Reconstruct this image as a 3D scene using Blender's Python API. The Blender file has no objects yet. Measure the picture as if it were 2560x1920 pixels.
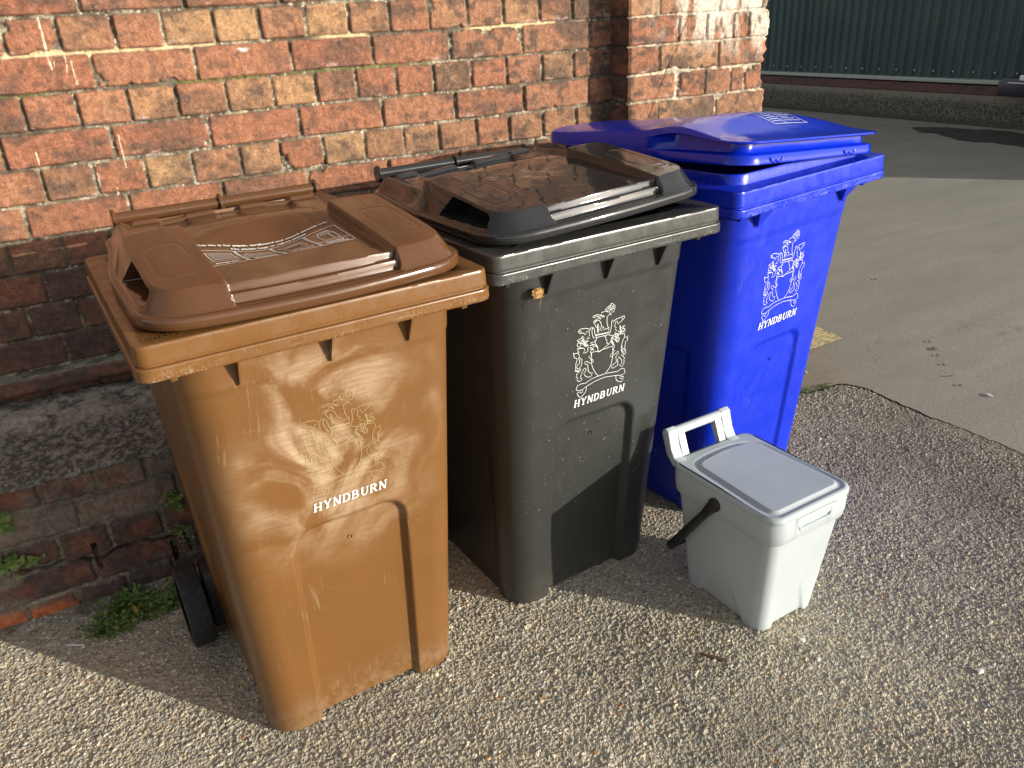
import bpy, bmesh, math, json
import numpy as np
from mathutils import Matrix, Vector
R = math.radians
S = bpy.context.scene
COL = S.collection

# ------------------------------------------------------------------ camera
cd = bpy.data.cameras.new("camera"); cam = bpy.data.objects.new("camera", cd); COL.objects.link(cam)
_r = Vector((0.882764, -0.466935, -0.051963)); _u = Vector((0.23894, 0.350971, 0.905388)); _f = Vector((0.40452, 0.811659, -0.421394))
m = Matrix((_r, _u, -_f)).transposed().to_4x4(); m.translation = Vector((0, -2.3181, 1.34))
cam.matrix_world = m
cd.sensor_width = 36; cd.lens = 28.13; cd.clip_start = .05; cd.clip_end = 500
S.camera = cam

# ------------------------------------------------------------------ world, sun, exposure
SUN_EL, SUN_AZ = 12.0, 39.3          # azimuth measured from the wall's normal towards the right
w = bpy.data.worlds.new("World"); S.world = w; w.use_nodes = True
nt = w.node_tree; bg = nt.nodes["Background"]
sky = nt.nodes.new("ShaderNodeTexSky"); sky.sky_type = 'NISHITA'; sky.sun_disc = False
sky.sun_elevation = R(SUN_EL); sky.sun_rotation = R(180 - SUN_AZ); sky.air_density = 1.0; sky.dust_density = 1.2; sky.ozone_density = 1.0
hs_ = nt.nodes.new('ShaderNodeHueSaturation'); hs_.inputs['Saturation'].default_value = .32; nt.links.new(sky.outputs[0], hs_.inputs['Color'])
nt.links.new(hs_.outputs[0], bg.inputs[0]); bg.inputs[1].default_value = .15
sd = bpy.data.lights.new("sun", 'SUN'); sd.energy = 4.3; sd.angle = R(.55); sd.color = (1.0, .945, .81)
sun = bpy.data.objects.new("sun", sd); COL.objects.link(sun)
ce = math.cos(R(SUN_EL))
sv = Vector((math.sin(R(SUN_AZ)) * ce, -math.cos(R(SUN_AZ)) * ce, math.sin(R(SUN_EL))))
sun.rotation_euler = sv.to_track_quat('Z', 'Y').to_euler(); sun.location = (6, -6, 5)
vs = S.view_settings
vs.view_transform = 'Standard'; vs.look = 'None'; vs.exposure = 0.60; vs.gamma = 1.0

# ------------------------------------------------------------------ helpers
def tag(o, label=None, cat=None, group=None, kind=None):
    if label: o['label'] = label
    if cat: o['category'] = cat
    if group: o['group'] = group
    if kind: o['kind'] = kind
    return o
def empty(name, loc, rz=0):
    o = bpy.data.objects.new(name, None); COL.objects.link(o); o.empty_display_size = .1
    o.location = loc; o.rotation_euler = (0, 0, rz); return o
def link(name, me, mat=None, parent=None):
    o = bpy.data.objects.new(name, me); COL.objects.link(o)
    if mat: me.materials.append(mat)
    if parent is not None: o.parent = parent
    return o
def np_mesh(name, V, F, colors=None, smooth=True, sharp=None):
    """V (n,3) array; F (m,k) array of equal-size faces, or a list of such arrays"""
    Fs = F if isinstance(F, list) else [F]
    Fs = [np.asarray(f, np.int32) for f in Fs if len(f)]
    me = bpy.data.meshes.new(name)
    V = np.asarray(V, np.float32)
    me.vertices.add(len(V)); me.vertices.foreach_set('co', V.ravel())
    nl = sum(f.size for f in Fs); nf = sum(len(f) for f in Fs)
    me.loops.add(nl); me.loops.foreach_set('vertex_index', np.concatenate([f.ravel() for f in Fs]))
    me.polygons.add(nf)
    st = []; c = 0
    for f in Fs:
        st.append(c + np.arange(len(f)) * f.shape[1]); c += f.size
    me.polygons.foreach_set('loop_start', np.concatenate(st).astype(np.int32))
    me.polygons.foreach_set('use_smooth', np.full(nf, smooth))
    me.update(calc_edges=True); me.validate()
    if colors is not None:
        a = me.color_attributes.new('Col', 'FLOAT_COLOR', 'POINT')
        cc = np.ones((len(V), 4), np.float32); cc[:, :3] = colors.reshape(-1, 3); a.data.foreach_set('color', cc.ravel())
    if sharp: me.set_sharp_from_angle(angle=R(sharp))
    return me
def grid_faces(nr, nc, wrap=False, flip=False):
    i = np.arange(nr - 1)[:, None]; j = np.arange(nc if wrap else nc - 1)[None, :]
    a = i * nc + j; b = i * nc + (j + 1) % nc; c = (i + 1) * nc + (j + 1) % nc; d = (i + 1) * nc + j
    f = np.stack([a, b, c, d], -1).reshape(-1, 4)
    return f[:, ::-1] if flip else f
def sstep(a, b, x):
    t = np.clip((x - a) / (b - a), 0, 1); return t * t * (3 - 2 * t)
def hsh(i, j, s=0):
    n = (i.astype(np.int64) * 374761393 + j.astype(np.int64) * 668265263 + s * 2147483647 + s * 1013) & 0xffffffff
    n = ((n ^ (n >> 13)) * 1274126177) & 0xffffffff
    n = ((n ^ (n >> 16)) * 2246822519) & 0xffffffff
    return ((n ^ (n >> 15)) & 0xffffff) / float(0xffffff)
def vnoise(x, y, s=0):
    xi = np.floor(x); yi = np.floor(y); fx = x - xi; fy = y - yi; xi = xi.astype(np.int64); yi = yi.astype(np.int64)
    fx = fx * fx * (3 - 2 * fx); fy = fy * fy * (3 - 2 * fy)
    a = hsh(xi, yi, s); b = hsh(xi + 1, yi, s); c = hsh(xi, yi + 1, s); d = hsh(xi + 1, yi + 1, s)
    return (a * (1 - fx) + b * fx) * (1 - fy) + (c * (1 - fx) + d * fx) * fy
def fbm(x, y, s=0, o=4):
    r = 0; a = .5; t = 0
    for k in range(o):
        r = r + a * vnoise(x * 2**k, y * 2**k, s + 17 * k); t += a; a *= .5
    return r / t
class MB:
    """collects simple solids into one mesh"""
    def __init__(s): s.v = []; s.f = []
    def add(s, V, F):
        n = len(s.v); s.v += [tuple(p) for p in V]; s.f += [tuple(i + n for i in f) for f in F]
    def box(s, a, b):
        (x0, y0, z0), (x1, y1, z1) = a, b
        V = [(x, y, z) for z in (z0, z1) for y in (y0, y1) for x in (x0, x1)]
        s.add(V, [(0, 2, 3, 1), (4, 5, 7, 6), (0, 1, 5, 4), (2, 6, 7, 3), (0, 4, 6, 2), (1, 3, 7, 5)])
    def prism(s, poly, axis, a, b):
        """extrude 2D poly along axis from a to b"""
        n = len(poly)
        def P(p, t):
            if axis == 0: return (t, p[0], p[1])
            if axis == 1: return (p[0], t, p[1])
            return (p[0], p[1], t)
        V = [P(p, a) for p in poly] + [P(p, b) for p in poly]
        s.add(V, [tuple(range(n))[::-1], tuple(range(n, 2 * n))] + [(i, (i + 1) % n, n + (i + 1) % n, n + i) for i in range(n)])
    def tube(s, pts, r, n=12, cap=True):
        pts = [Vector(p) for p in pts]; rs = r if hasattr(r, '__len__') else [r] * len(pts)
        V = []; F = []
        up = None
        for i, p in enumerate(pts):
            d = (pts[min(i + 1, len(pts) - 1)] - pts[max(i - 1, 0)]).normalized()
            if up is None or abs(up.dot(d)) > .98: up = Vector((0, 0, 1)) if abs(d.z) < .9 else Vector((1, 0, 0))
            x = d.cross(up).normalized(); y = x.cross(d).normalized(); up = y
            for k in range(n):
                a = 2 * math.pi * k / n; V.append(p + (x * math.cos(a) + y * math.sin(a)) * rs[i])
        for i in range(len(pts) - 1):
            for k in range(n): F.append((i * n + k, i * n + (k + 1) % n, (i + 1) * n + (k + 1) % n, (i + 1) * n + k))
        if cap: F += [tuple(range(n)), tuple(range((len(pts) - 1) * n, len(pts) * n))[::-1]]
        s.add(V, F)
    def lathe(s, prof, axis='x', c=(0, 0, 0), n=40):
        """prof: list of (t along axis, radius)"""
        V = []; F = []
        for t, r in prof:
            for k in range(n):
                a = 2 * math.pi * k / n; p = (t, r * math.cos(a), r * math.sin(a))
                if axis == 'y': p = (p[1], p[0], p[2])
                if axis == 'z': p = (p[1], p[2], p[0])
                V.append((p[0] + c[0], p[1] + c[1], p[2] + c[2]))
        for i in range(len(prof) - 1):
            for k in range(n): F.append((i * n + k, i * n + (k + 1) % n, (i + 1) * n + (k + 1) % n, (i + 1) * n + k))
        s.add(V, F)
    def build(s, name, mat, parent=None, smooth=True, sharp=35, bevel=0):
        me = bpy.data.meshes.new(name); me.from_pydata(s.v, [], s.f); me.update()
        bm = bmesh.new(); bm.from_mesh(me); bmesh.ops.recalc_face_normals(bm, faces=bm.faces)
        if bevel:
            es = [e for e in bm.edges if len(e.link_faces) == 2 and e.calc_face_angle(0) > .5]
            bmesh.ops.bevel(bm, geom=es, offset=bevel, segments=2, affect='EDGES', profile=.6)
        bm.to_mesh(me); bm.free()
        for p in me.polygons: p.use_smooth = smooth
        if smooth: me.set_sharp_from_angle(angle=R(sharp))
        return link(name, me, mat, parent)
def rrect(u0, u1, v0, v1, rf, rb=None, nf=60, ns=50, nc=14):
    """rounded rectangle, counter-clockwise seen from above, starting at the front left; rf, rb = front, rear radii.
    returns points (n,2) and outward normals"""
    rb = rf if rb is None else rb
    P = []; N = []
    def line(a, b, n, nn):
        for t in np.linspace(0, 1, n, endpoint=False): P.append((a[0] + (b[0] - a[0]) * t, a[1] + (b[1] - a[1]) * t)); N.append(nn)
    def arc(cx, cy, r, a0, n):
        for t in np.linspace(0, math.pi / 2, n, endpoint=False):
            a = a0 + t; P.append((cx + r * math.cos(a), cy + r * math.sin(a))); N.append((math.cos(a), math.sin(a)))
    line((u0 + rf, v0), (u1 - rf, v0), nf, (0, -1)); arc(u1 - rf, v0 + rf, rf, -math.pi / 2, nc)
    line((u1, v0 + rf), (u1, v1 - rb), ns, (1, 0)); arc(u1 - rb, v1 - rb, rb, 0, nc)
    line((u1 - rb, v1), (u0 + rb, v1), nf, (0, 1)); arc(u0 + rb, v1 - rb, rb, math.pi / 2, nc)
    line((u0, v1 - rb), (u0, v0 + rf), ns, (-1, 0)); arc(u0 + rf, v0 + rf, rf, math.pi, nc)
    return np.array(P), np.array(N)
def loft_mesh(name, rings, close_bottom=False, close_top=False, colors=None, sharp=40):
    V = np.concatenate(rings); n = len(rings[0]); F = [grid_faces(len(rings), n, wrap=True)]
    me = None
    if close_bottom:
        c = rings[0].mean(0); V = np.vstack([V, c]); i = np.arange(n); F.append(np.stack([(i + 1) % n, i, np.full(n, len(V) - 1)], -1))
    if close_top:
        c = rings[-1].mean(0); V = np.vstack([V, c]); i = np.arange(n); o = (len(rings) - 1) * n
        F.append(np.stack([o + i, o + (i + 1) % n, np.full(n, len(V) - 1)], -1))
    return np_mesh(name, V, F, sharp=sharp)

# ------------------------------------------------------------------ materials
def mat(name, rough=.5, color=(.5, .5, .5), spec=.5):
    m = bpy.data.materials.new(name); m.use_nodes = True
    b = m.node_tree.nodes['Principled BSDF']; b.inputs['Base Color'].default_value = (*color, 1); b.inputs['Roughness'].default_value = rough
    b.inputs['Specular IOR Level'].default_value = spec
    return m
class NT:
    def __init__(s, m): s.m = m; s.t = m.node_tree; s.b = s.t.nodes['Principled BSDF']; s.co = s.n('ShaderNodeTexCoord')
    def n(s, typ, **k):
        nd = s.t.nodes.new(typ)
        for a, v in k.items(): setattr(nd, a, v)
        return nd
    def l(s, a, b): s.t.links.new(a, b)
    def val(s, sock, v):
        if hasattr(v, 'links') or hasattr(v, 'is_linked'): s.l(v, sock)
        else: sock.default_value = v
    def map(s, scale=(1, 1, 1), rot=(0, 0, 0), loc=(0, 0, 0), src=None):
        nd = s.n('ShaderNodeMapping'); nd.inputs['Scale'].default_value = scale; nd.inputs['Rotation'].default_value = rot; nd.inputs['Location'].default_value = loc
        s.l(src or s.co.outputs['Object'], nd.inputs['Vector']); return nd.outputs[0]
    def noise(s, scale, detail=4, rough=.55, vec=None, dist=0):
        nd = s.n('ShaderNodeTexNoise'); nd.inputs['Scale'].default_value = scale; nd.inputs['Detail'].default_value = detail
        nd.inputs['Roughness'].default_value = rough; nd.inputs['Distortion'].default_value = dist
        s.l(vec or s.co.outputs['Object'], nd.inputs['Vector']); return nd.outputs['Fac']
    def ramp(s, f, a, b, c0=0, c1=1):
        nd = s.n('ShaderNodeMapRange'); nd.interpolation_type = 'SMOOTHSTEP'; s.l(f, nd.inputs['Value'])
        nd.inputs['From Min'].default_value = a; nd.inputs['From Max'].default_value = b; nd.inputs['To Min'].default_value = c0; nd.inputs['To Max'].default_value = c1
        return nd.outputs[0]
    def math(s, op, a, b=0.0):
        nd = s.n('ShaderNodeMath', operation=op); s.val(nd.inputs[0], a); s.val(nd.inputs[1], b); return nd.outputs[0]
    def mix(s, f, a, b, typ='MIX'):
        nd = s.n('ShaderNodeMix'); nd.data_type = 'RGBA'; nd.blend_type = typ; s.val(nd.inputs[0], f)
        for sk, v in ((nd.inputs[6], a), (nd.inputs[7], b)):
            if isinstance(v, tuple): sk.default_value = (*v, 1)
            else: s.l(v, sk)
        return nd.outputs[2]
    def bump(s, h, strength=.3, dist=.002, prev=None):
        nd = s.n('ShaderNodeBump'); nd.inputs['Strength'].default_value = strength; nd.inputs['Distance'].default_value = dist; s.l(h, nd.inputs['Height'])
        if prev: s.l(prev, nd.inputs['Normal'])
        return nd.outputs[0]
    def sep(s):
        nd = s.n('ShaderNodeSeparateXYZ'); s.l(s.co.outputs['Object'], nd.inputs[0]); return nd.outputs

def plastic(name, color, scuff, rough=.36, scuff_amt=.5, centre=None, dirt=.5, wavy=0.):
    """moulded polyethylene with scuffs, fine scratches and splashed dirt near the ground"""
    m = mat(name, rough, color); t = NT(m)
    warp = t.n('ShaderNodeVectorMath', operation='ADD')
    nz = t.n('ShaderNodeTexNoise'); nz.inputs['Scale'].default_value = 5; t.l(t.co.outputs['Object'], nz.inputs['Vector'])
    sc = t.n('ShaderNodeVectorMath', operation='SCALE'); t.l(nz.outputs['Color'], sc.inputs[0]); sc.inputs['Scale'].default_value = .035
    t.l(t.co.outputs['Object'], warp.inputs[0]); t.l(sc.outputs[0], warp.inputs[1]); W_ = warp.outputs[0]
    s1 = t.ramp(t.noise(1, 3, .6, t.map((260, 60, 18), (0, R(50), 0), src=W_)), .60, .74)      # fine scratches, two directions
    s2 = t.ramp(t.noise(1, 3, .6, t.map((18, 60, 260), (0, R(12), 0), src=W_)), .62, .76)
    s3 = t.ramp(t.noise(1, 2, .5, t.map((190, 90, 10), (0, R(-30), 0), src=W_)), .62, .74)
    zone = t.math('MULTIPLY', t.ramp(t.noise(6, 4, .6, W_), .42, .72), .55)
    s = t.math('MAXIMUM', t.math('MAXIMUM', s1, s2), s3)
    s = t.math('MULTIPLY', s, zone)
    if centre:                                      # the rubbed patch round the crest
        d = t.n('ShaderNodeVectorMath', operation='DISTANCE')
        mp = t.map((1, .2, .72)); t.l(mp, d.inputs[0]); d.inputs[1].default_value = (centre[0], centre[1] * .2, centre[2] * .72)
        near = t.ramp(t.math('ADD', d.outputs['Value'], t.math('MULTIPLY', t.noise(9, 3, .6, W_), .12)), .12, .30, 1, 0)
        cloud = t.ramp(t.noise(6.5, 5, .6, W_, 1.1), .40, .64)
        grain = t.ramp(t.noise(1, 3, .6, t.map((16, 16, 240), (0, R(24), 0), src=W_)), .30, .70, .55, 1.0)
        cloud = t.math('MULTIPLY', cloud, grain)
        patch = t.math('MULTIPLY', near, t.math('ADD', t.math('MULTIPLY', cloud, .72), t.math('MULTIPLY', t.math('MAXIMUM', s1, s2), .18)))
        s = t.math('MAXIMUM', t.math('MULTIPLY', s, .6), patch)
    s = t.math('MULTIPLY', s, scuff_amt)
    tone = t.mix(t.ramp(t.noise(3, 4), .3, .7), color, tuple(c * .86 for c in color))
    c = t.mix(s, tone, scuff)
    zz = t.sep()[2]
    if dirt:
        low = t.ramp(t.math('ADD', zz, t.math('MULTIPLY', t.noise(14, 3), .12)), .05, .19, 1, 0)
        film = t.math('MULTIPLY', low, t.ramp(t.noise(30, 5, .7), .38, .62))
        c = t.mix(t.math('MULTIPLY', film, dirt * .22), c, (.34, .27, .19))
        sp = t.n('ShaderNodeTexVoronoi'); sp.inputs['Scale'].default_value = 260; t.l(t.co.outputs['Object'], sp.inputs['Vector'])
        spk = t.math('MULTIPLY', t.ramp(sp.outputs['Distance'], .10, .34, 1, 0), t.math('MULTIPLY', low, t.ramp(t.noise(60, 2), .45, .55)))
        c = t.mix(t.math('MULTIPLY', spk, dirt), c, (.30, .24, .17))
    t.l(c, t.b.inputs['Base Color'])
    r = t.math('ADD', t.ramp(t.noise(22, 5, .65), .3, .7, rough - (.05 if not wavy else .02), rough + (.07 if not wavy else .03)), t.math('MULTIPLY', s, .25))
    t.l(r, t.b.inputs['Roughness'])
    if wavy: t.l(t.bump(t.noise(1, 2, .5, t.map((7, 4, 7))), wavy, .012), t.b.inputs['Normal'])
    else: t.l(t.bump(t.noise(700, 2, .5), .05, .001, t.bump(t.noise(4, 2), .25, .006)), t.b.inputs['Normal'])
    return m

def rim_plastic(name, color, scuff, rough, z0, amt):
    m = mat(name, rough, color); t = NT(m)
    v = t.ramp(t.noise(1, 3, .6, t.map((420, 420, 150), (R(14), R(24), 0))), .52, .70)
    h = t.ramp(t.noise(1, 3, .6, t.map((25, 25, 420), (0, R(8), 0))), .54, .7)
    zz = t.sep()[2]
    low = t.ramp(t.math('ADD', zz, t.math('MULTIPLY', t.noise(9, 3), .02)), z0 - .05, z0 - .02, 1, .10)
    s = t.math('MULTIPLY', t.math('MULTIPLY', t.math('MAXIMUM', v, t.math('MULTIPLY', h, .8)), t.ramp(t.noise(11, 4, .6), .36, .62)), low)
    ch = t.ramp(t.noise(60, 4, .7), .66, .72)                     # chips along the lower edge
    s = t.math('MAXIMUM', s, t.math('MULTIPLY', ch, low))
    s = t.math('MULTIPLY', s, amt)
    c = t.mix(s, t.mix(t.noise(8, 3), color, tuple(c * .9 for c in color)), scuff)
    t.l(c, t.b.inputs['Base Color'])
    M_r = t.l(t.math('ADD', t.ramp(t.noise(30, 4), .3, .7, rough - .05, rough + .08), t.math('MULTIPLY', s, .3)), t.b.inputs['Roughness'])
    t.l(t.bump(t.noise(1, 2, .5, t.map((30, 30, 6))), .12, .003, t.bump(s, .4, .0006)), t.b.inputs['Normal'])
    return m

BROWN = (.158, .070, .020); BLACKP = (.029, .030, .028); BLUE = (.0004, .020, .48)
M = {}
M['brown'] = plastic('brown_plastic', BROWN, (.50, .385, .25), .38, .95, centre=(-.01, .06, .66), dirt=1.0)
M['brown_lid'] = plastic('brown_lid_plastic', (.098, .043, .018), (.33, .25, .18), .15, .22, dirt=0, wavy=.16)
M['brown_rim'] = rim_plastic('brown_rim_plastic', BROWN, (.50, .38, .25), .27, .94, .55)
M['black'] = plastic('black_plastic', BLACKP, (.16, .16, .14), .36, .30, dirt=.3)
M['black_lid'] = plastic('black_lid_plastic', (.026, .026, .027), (.08, .08, .07), .06, .10, dirt=0, wavy=.22)
M['black_rim'] = rim_plastic('black_rim_plastic', (.046, .046, .042), (.40, .39, .34), .27, .94, .5)
M['blue'] = plastic('blue_plastic', BLUE, (.13, .20, .62), .40, .55, dirt=.45)
M['blue_lid'] = plastic('blue_lid_plastic', BLUE, (.20, .24, .66), .15, .32, dirt=0, wavy=.2)
M['blue_rim'] = rim_plastic('blue_rim_plastic', BLUE, (.50, .54, .82), .30, .96, .5)
M['grey'] = plastic('pale_grey_plastic', (.41, .45, .465), (.58, .60, .60), .42, .12, dirt=.15)
M['print'] = mat('white_print', .5, (.72, .72, .69))
M['worn_print'] = mat('worn_cream_print', .5, (.40, .30, .15))
M['dark'] = mat('black_rubber', .75, (.016, .016, .018))
t = NT(M['dark']); t.l(t.mix(t.ramp(t.noise(60, 5, .7), .5, .75), (.013, .013, .016), (.06, .055, .05)), t.b.inputs['Base Color']); t.l(t.bump(t.noise(200, 3), .2, .001), t.b.inputs['Normal'])
M['handle'] = mat('black_handle_plastic', .4, (.012, .013, .015))
M['steel'] = mat('axle_steel', .4, (.25, .24, .22)); M['steel'].node_tree.nodes['Principled BSDF'].inputs['Metallic'].default_value = .9
M['cavity'] = mat('bin_inside', .7, (.02, .02, .02))

# brickwork: colours are per brick (vertex colour), the grain is procedural
def masonry(name, rough=.9, bs=1.0, nscale=1.0):
    m = mat(name, rough); t = NT(m)
    a = t.n('ShaderNodeVertexColor'); a.layer_name = 'Col'
    n1 = t.noise(55 * nscale, 6, .68); n2 = t.noise(260 * nscale, 4, .65)
    c = t.mix(t.ramp(n1, .36, .66), (.76, .73, .71), (1.16, 1.14, 1.11)); c = t.mix(1.0, a.outputs['Color'], c, 'MULTIPLY')
    c = t.mix(1.0, c, t.mix(t.ramp(n2, .32, .64), (.72, .70, .68), (1.12, 1.12, 1.12)), 'MULTIPLY')
    pit = t.ramp(t.noise(120 * nscale, 3, .6), .63, .70)
    c = t.mix(t.math('MULTIPLY', pit, .55), c, (.05, .04, .035))
    t.l(c, t.b.inputs['Base Color'])
    nn = t.bump(n1, .55 * bs, .0035); nn = t.bump(n2, .5 * bs, .0012, nn)
    t.l(nn, t.b.inputs['Normal']); t.b.inputs['Specular IOR Level'].default_value = .25
    return m
M['brick'] = masonry('brickwork'); M['oldbrick'] = masonry('plinth_brickwork', .85)
M['concrete'] = masonry('rough_concrete', .95, 1.6, 1.3)
M['ground'] = masonry('exposed_aggregate', .8, .4, 3.0)

# ------------------------------------------------------------------ brick wall
PX, PH, X0, Z0 = .2378, .0841, .0719, 1.3039        # stretcher pitch, course height, a perpend, top of a stretcher course
lerp = lambda a, b, f: a + (b - a) * f[..., None]
A_ = lambda *c: np.array(c, float)
def brick_field(x, z, explicit=None, seed=0, joint=.0031, rough=.48, flip=0, pit=.004):
    """returns height (m, towards the viewer), colour, brick mask"""
    zw = z + .0022 * (fbm(x * 3, z * 0 + 5, seed + 3) - .5) * 2
    j = np.floor((zw - Z0) / PH).astype(np.int64); fz = (zw - Z0) / PH - j
    stretch = ((j + flip) % 2 != 0)
    if explicit is None:
        pitch = np.where(stretch, PX, PX / 2)
        xo = X0 + np.where(stretch, 0, PX / 4)
        q = (x - xo) / pitch; k0 = np.floor(q).astype(np.int64)
        jit = lambda k: (hsh(k, j, seed + 9) - .5) * .010
        k0 = k0 + ((x - (xo + (k0 + 1) * pitch + jit(k0 + 1))) > 0) - ((x - (xo + k0 * pitch + jit(k0))) < 0)
        L = xo + k0 * pitch + jit(k0); Rr = xo + (k0 + 1) * pitch + jit(k0 + 1)
    else:
        k0 = np.zeros(x.shape, np.int64); L = np.full(x.shape, -9.); Rr = np.full(x.shape, 9.)
        for par, perps in ((True, explicit[0]), (False, explicit[1])):
            sel = (stretch == par); pp = np.array(perps)
            k = np.searchsorted(pp, x[sel]); k0[sel] = k
            ext = np.concatenate([[pp[0] - .5], pp, [pp[-1] + .5]])
            jj = (hsh(k, j[sel], seed + 9) - .5) * .006; L[sel] = ext[k] + jj * 0; Rr[sel] = ext[k + 1]
    dx = np.minimum(x - L, Rr - x); dz = np.minimum(fz, 1 - fz) * PH
    jw = joint + .002 * (hsh(k0, j, seed + 31) - .5)
    ax = dx - jw; az = dz - jw * .95
    r = .0065
    d = np.minimum(np.minimum(ax, az), r - np.hypot(np.maximum(r - ax, 0), np.maximum(r - az, 0)))
    d = d + (fbm(x * 60, z * 60, seed + 1) - .5) * .005 * rough + (fbm(x * 14, z * 14, seed + 2) - .5) * .003 * rough
    chip = (hsh(k0, j, seed + 55) > .82) * sstep(.58, .72, fbm(x * 22, z * 22, seed + 6)) * .010
    d = d - chip * sstep(.03, .0, np.minimum(ax, az))
    mask = sstep(-.0008, .0022, d)
    mort = -.0085 + (fbm(x * 45, z * 45, seed + 7) - .5) * .012 + (fbm(x * 150, z * 150, seed + 8) - .5) * .004
    face = (hsh(k0, j, seed + 11) - .5) * .004 + (x - (L + Rr) / 2) * (hsh(k0, j, seed + 12) - .5) * .03 - .003 * sstep(.006, 0, d)
    face = face + (fbm(x * 26, z * 26, seed + 13) - .5) * .0035 * rough + (fbm(x * 110, z * 110, seed + 14, 3) - .5) * .0022
    pits = sstep(.66, .74, fbm(x * 70, z * 70, seed + 15, 3)); face = face - pits * .0016
    H = np.where(mask > 0, mort * (1 - mask) + face * mask, mort)
    return H, mask, stretch, j, k0, d, ax, az, (x - L) / np.maximum(Rr - L, 1e-3), fz
def brick_colour(x, z, f, seed=0, browner=None, dark=None):
    H, mask, stretch, j, k0, d, ax, az, fx, fz = f
    h = hsh(k0, j, seed + 21); h2 = hsh(k0, j, seed + 22)
    red = A_(.335, .130, .074); org = A_(.385, .180, .104); pale = A_(.47, .300, .150); brn = A_(.33, .160, .090); drk = A_(.20, .105, .070)
    c = np.where(stretch[..., None], lerp(red, org, h), 0)
    hc = np.where((h < .42)[..., None], lerp(red, org, h2), np.where((h < .72)[..., None], lerp(org, brn, h2 * .8), np.where((h < .93)[..., None], lerp(org, pale, .2 + .5 * h2), lerp(brn, drk, h2 * .5))))
    c = np.where(stretch[..., None], c, hc)
    cen = np.exp(-(((fx - .5) / .42) ** 2 + ((fz - .5) / .42) ** 2))
    hd = (~stretch) * (.35 + .65 * h2)                       # headers burnt pale in the middle
    c = lerp(c, pale * np.ones_like(c), np.clip(cen * hd * .38 * sstep(.35, .7, fbm(x * 18, z * 18, seed + 23)), 0, 1))
    soot = sstep(.46, .74, fbm(x * 9, z * 13, seed + 24)) * .42 + sstep(.5, .72, fbm(x * 34, z * 50, seed + 25)) * .38
    edge = sstep(.016, .0, d) * .34
    if browner is not None: c = lerp(c, A_(.27, .145, .085) * np.ones_like(c), np.clip(browner * (.25 + .6 * h2), 0, 1)); soot = soot * (1 + browner * .9)
    c = lerp(c, A_(.085, .060, .048) * np.ones_like(c), np.clip(soot + edge, 0, .85))
    bloom = sstep(.62, .78, fbm(x * 30, z * 90, seed + 26)) * sstep(.02, .004, az) * (fz < .5) * .55      # lime bloom along lower edges
    c = lerp(c, A_(.55, .40, .34) * np.ones_like(c), np.clip(bloom, 0, 1))
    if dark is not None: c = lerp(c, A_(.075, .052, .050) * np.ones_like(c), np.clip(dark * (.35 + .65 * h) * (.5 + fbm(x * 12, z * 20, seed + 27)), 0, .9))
    mc = lerp(A_(.12, .100, .072), A_(.28, .25, .185), sstep(.42, .68, fbm(x * 40, z * 40, seed + 28)))
    sp = sstep(.66, .72, fbm(x * 170, z * 170, seed + 29, 2)); mc = lerp(mc, A_(.62, .58, .48) * np.ones_like(mc), sp * .6)
    drk = sstep(.45, .6, fbm(x * 5, z * 16, seed + 30)); mc = lerp(mc, A_(.10, .085, .062) * np.ones_like(mc), drk * .8)
    return c, mc
def axis_pts(segs):
    o = []
    for a, b, s in segs: o.append(np.arange(a, b, s))
    o.append(np.array([segs[-1][1]])); return np.concatenate(o)

XC, PD, XE = 1.578, .105, 2.150           # inner corner of the pier, its projection, its outer end
wall = empty('brick_wall', (0.8, 0, 0))
tag(wall, 'old red brick wall with orange stretchers and patchy mortar behind the three wheelie bins', 'wall')
def wobj(name, me, mt): 
    o = link(name, me, mt, wall); o.location = (-.8, 0, 0); return o
xs = axis_pts([(-2.6, -.55, .012), (-.55, XC + .02, .0026)]); zs = axis_pts([(.44, 1.50, .0026), (1.50, 3.4, .012)])
X, Z = np.meshgrid(xs, zs)
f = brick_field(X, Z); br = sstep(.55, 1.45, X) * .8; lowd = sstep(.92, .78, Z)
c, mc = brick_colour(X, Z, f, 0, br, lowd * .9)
moss = sstep(.004, 0., np.abs(Z - (Z0 - PH) + .001) - .004) * sstep(.40, .52, fbm(X * 9, Z * 3, 77)) * sstep(-.35, .0, X) * sstep(1.25, .95, X)
mc = lerp(mc, A_(.12, .13, .035) * np.ones_like(mc), np.clip(moss, 0, 1) * .75)
lime = sstep(.008, .0, np.abs(Z - Z0) - .006) * sstep(.42, .55, fbm(X * 7, Z * 3, 78)); mc = lerp(mc, A_(.62, .50, .30) * np.ones_like(mc), np.clip(lime, 0, 1) * .85)
c3 = lerp(mc, c, f[1])
# runs of white paint and bird lime
for (px, pt, pb, wd) in ((-.018, 1.385, 1.27, .0030), (.016, 1.345, 1.262, .0022), (.028, 1.29, 1.235, .0022), (-.010, 1.30, 1.268, .0022), (.020, 1.045, .99, .0018), (.055, .985, .965, .0018), (-.235, 1.01, .975, .0018), (-.10, 1.09, 1.06, .0016), (.09, 1.11, 1.03, .0016)):
    ww = sstep(wd, wd * .3, np.abs(X - px - .003 * (fbm(Z * 60, X * 0, 80) - .5))) * (Z < pt) * (Z > pb) * sstep(.32, .45, fbm(X * 200, Z * 60, 81))
    c3 = lerp(c3, A_(.72, .62, .48) * np.ones_like(c3), ww * .9)
sp = sstep(.024, .004, np.hypot((X - .43), (Z - 1.287) * 3.2)) * sstep(.45, .55, fbm(X * 90, Z * 160, 83)); c3 = lerp(c3, A_(.8, .78, .72) * np.ones_like(c3), sp * .95)
V = np.stack([X, -f[0], Z], -1).reshape(-1, 3)
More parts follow.
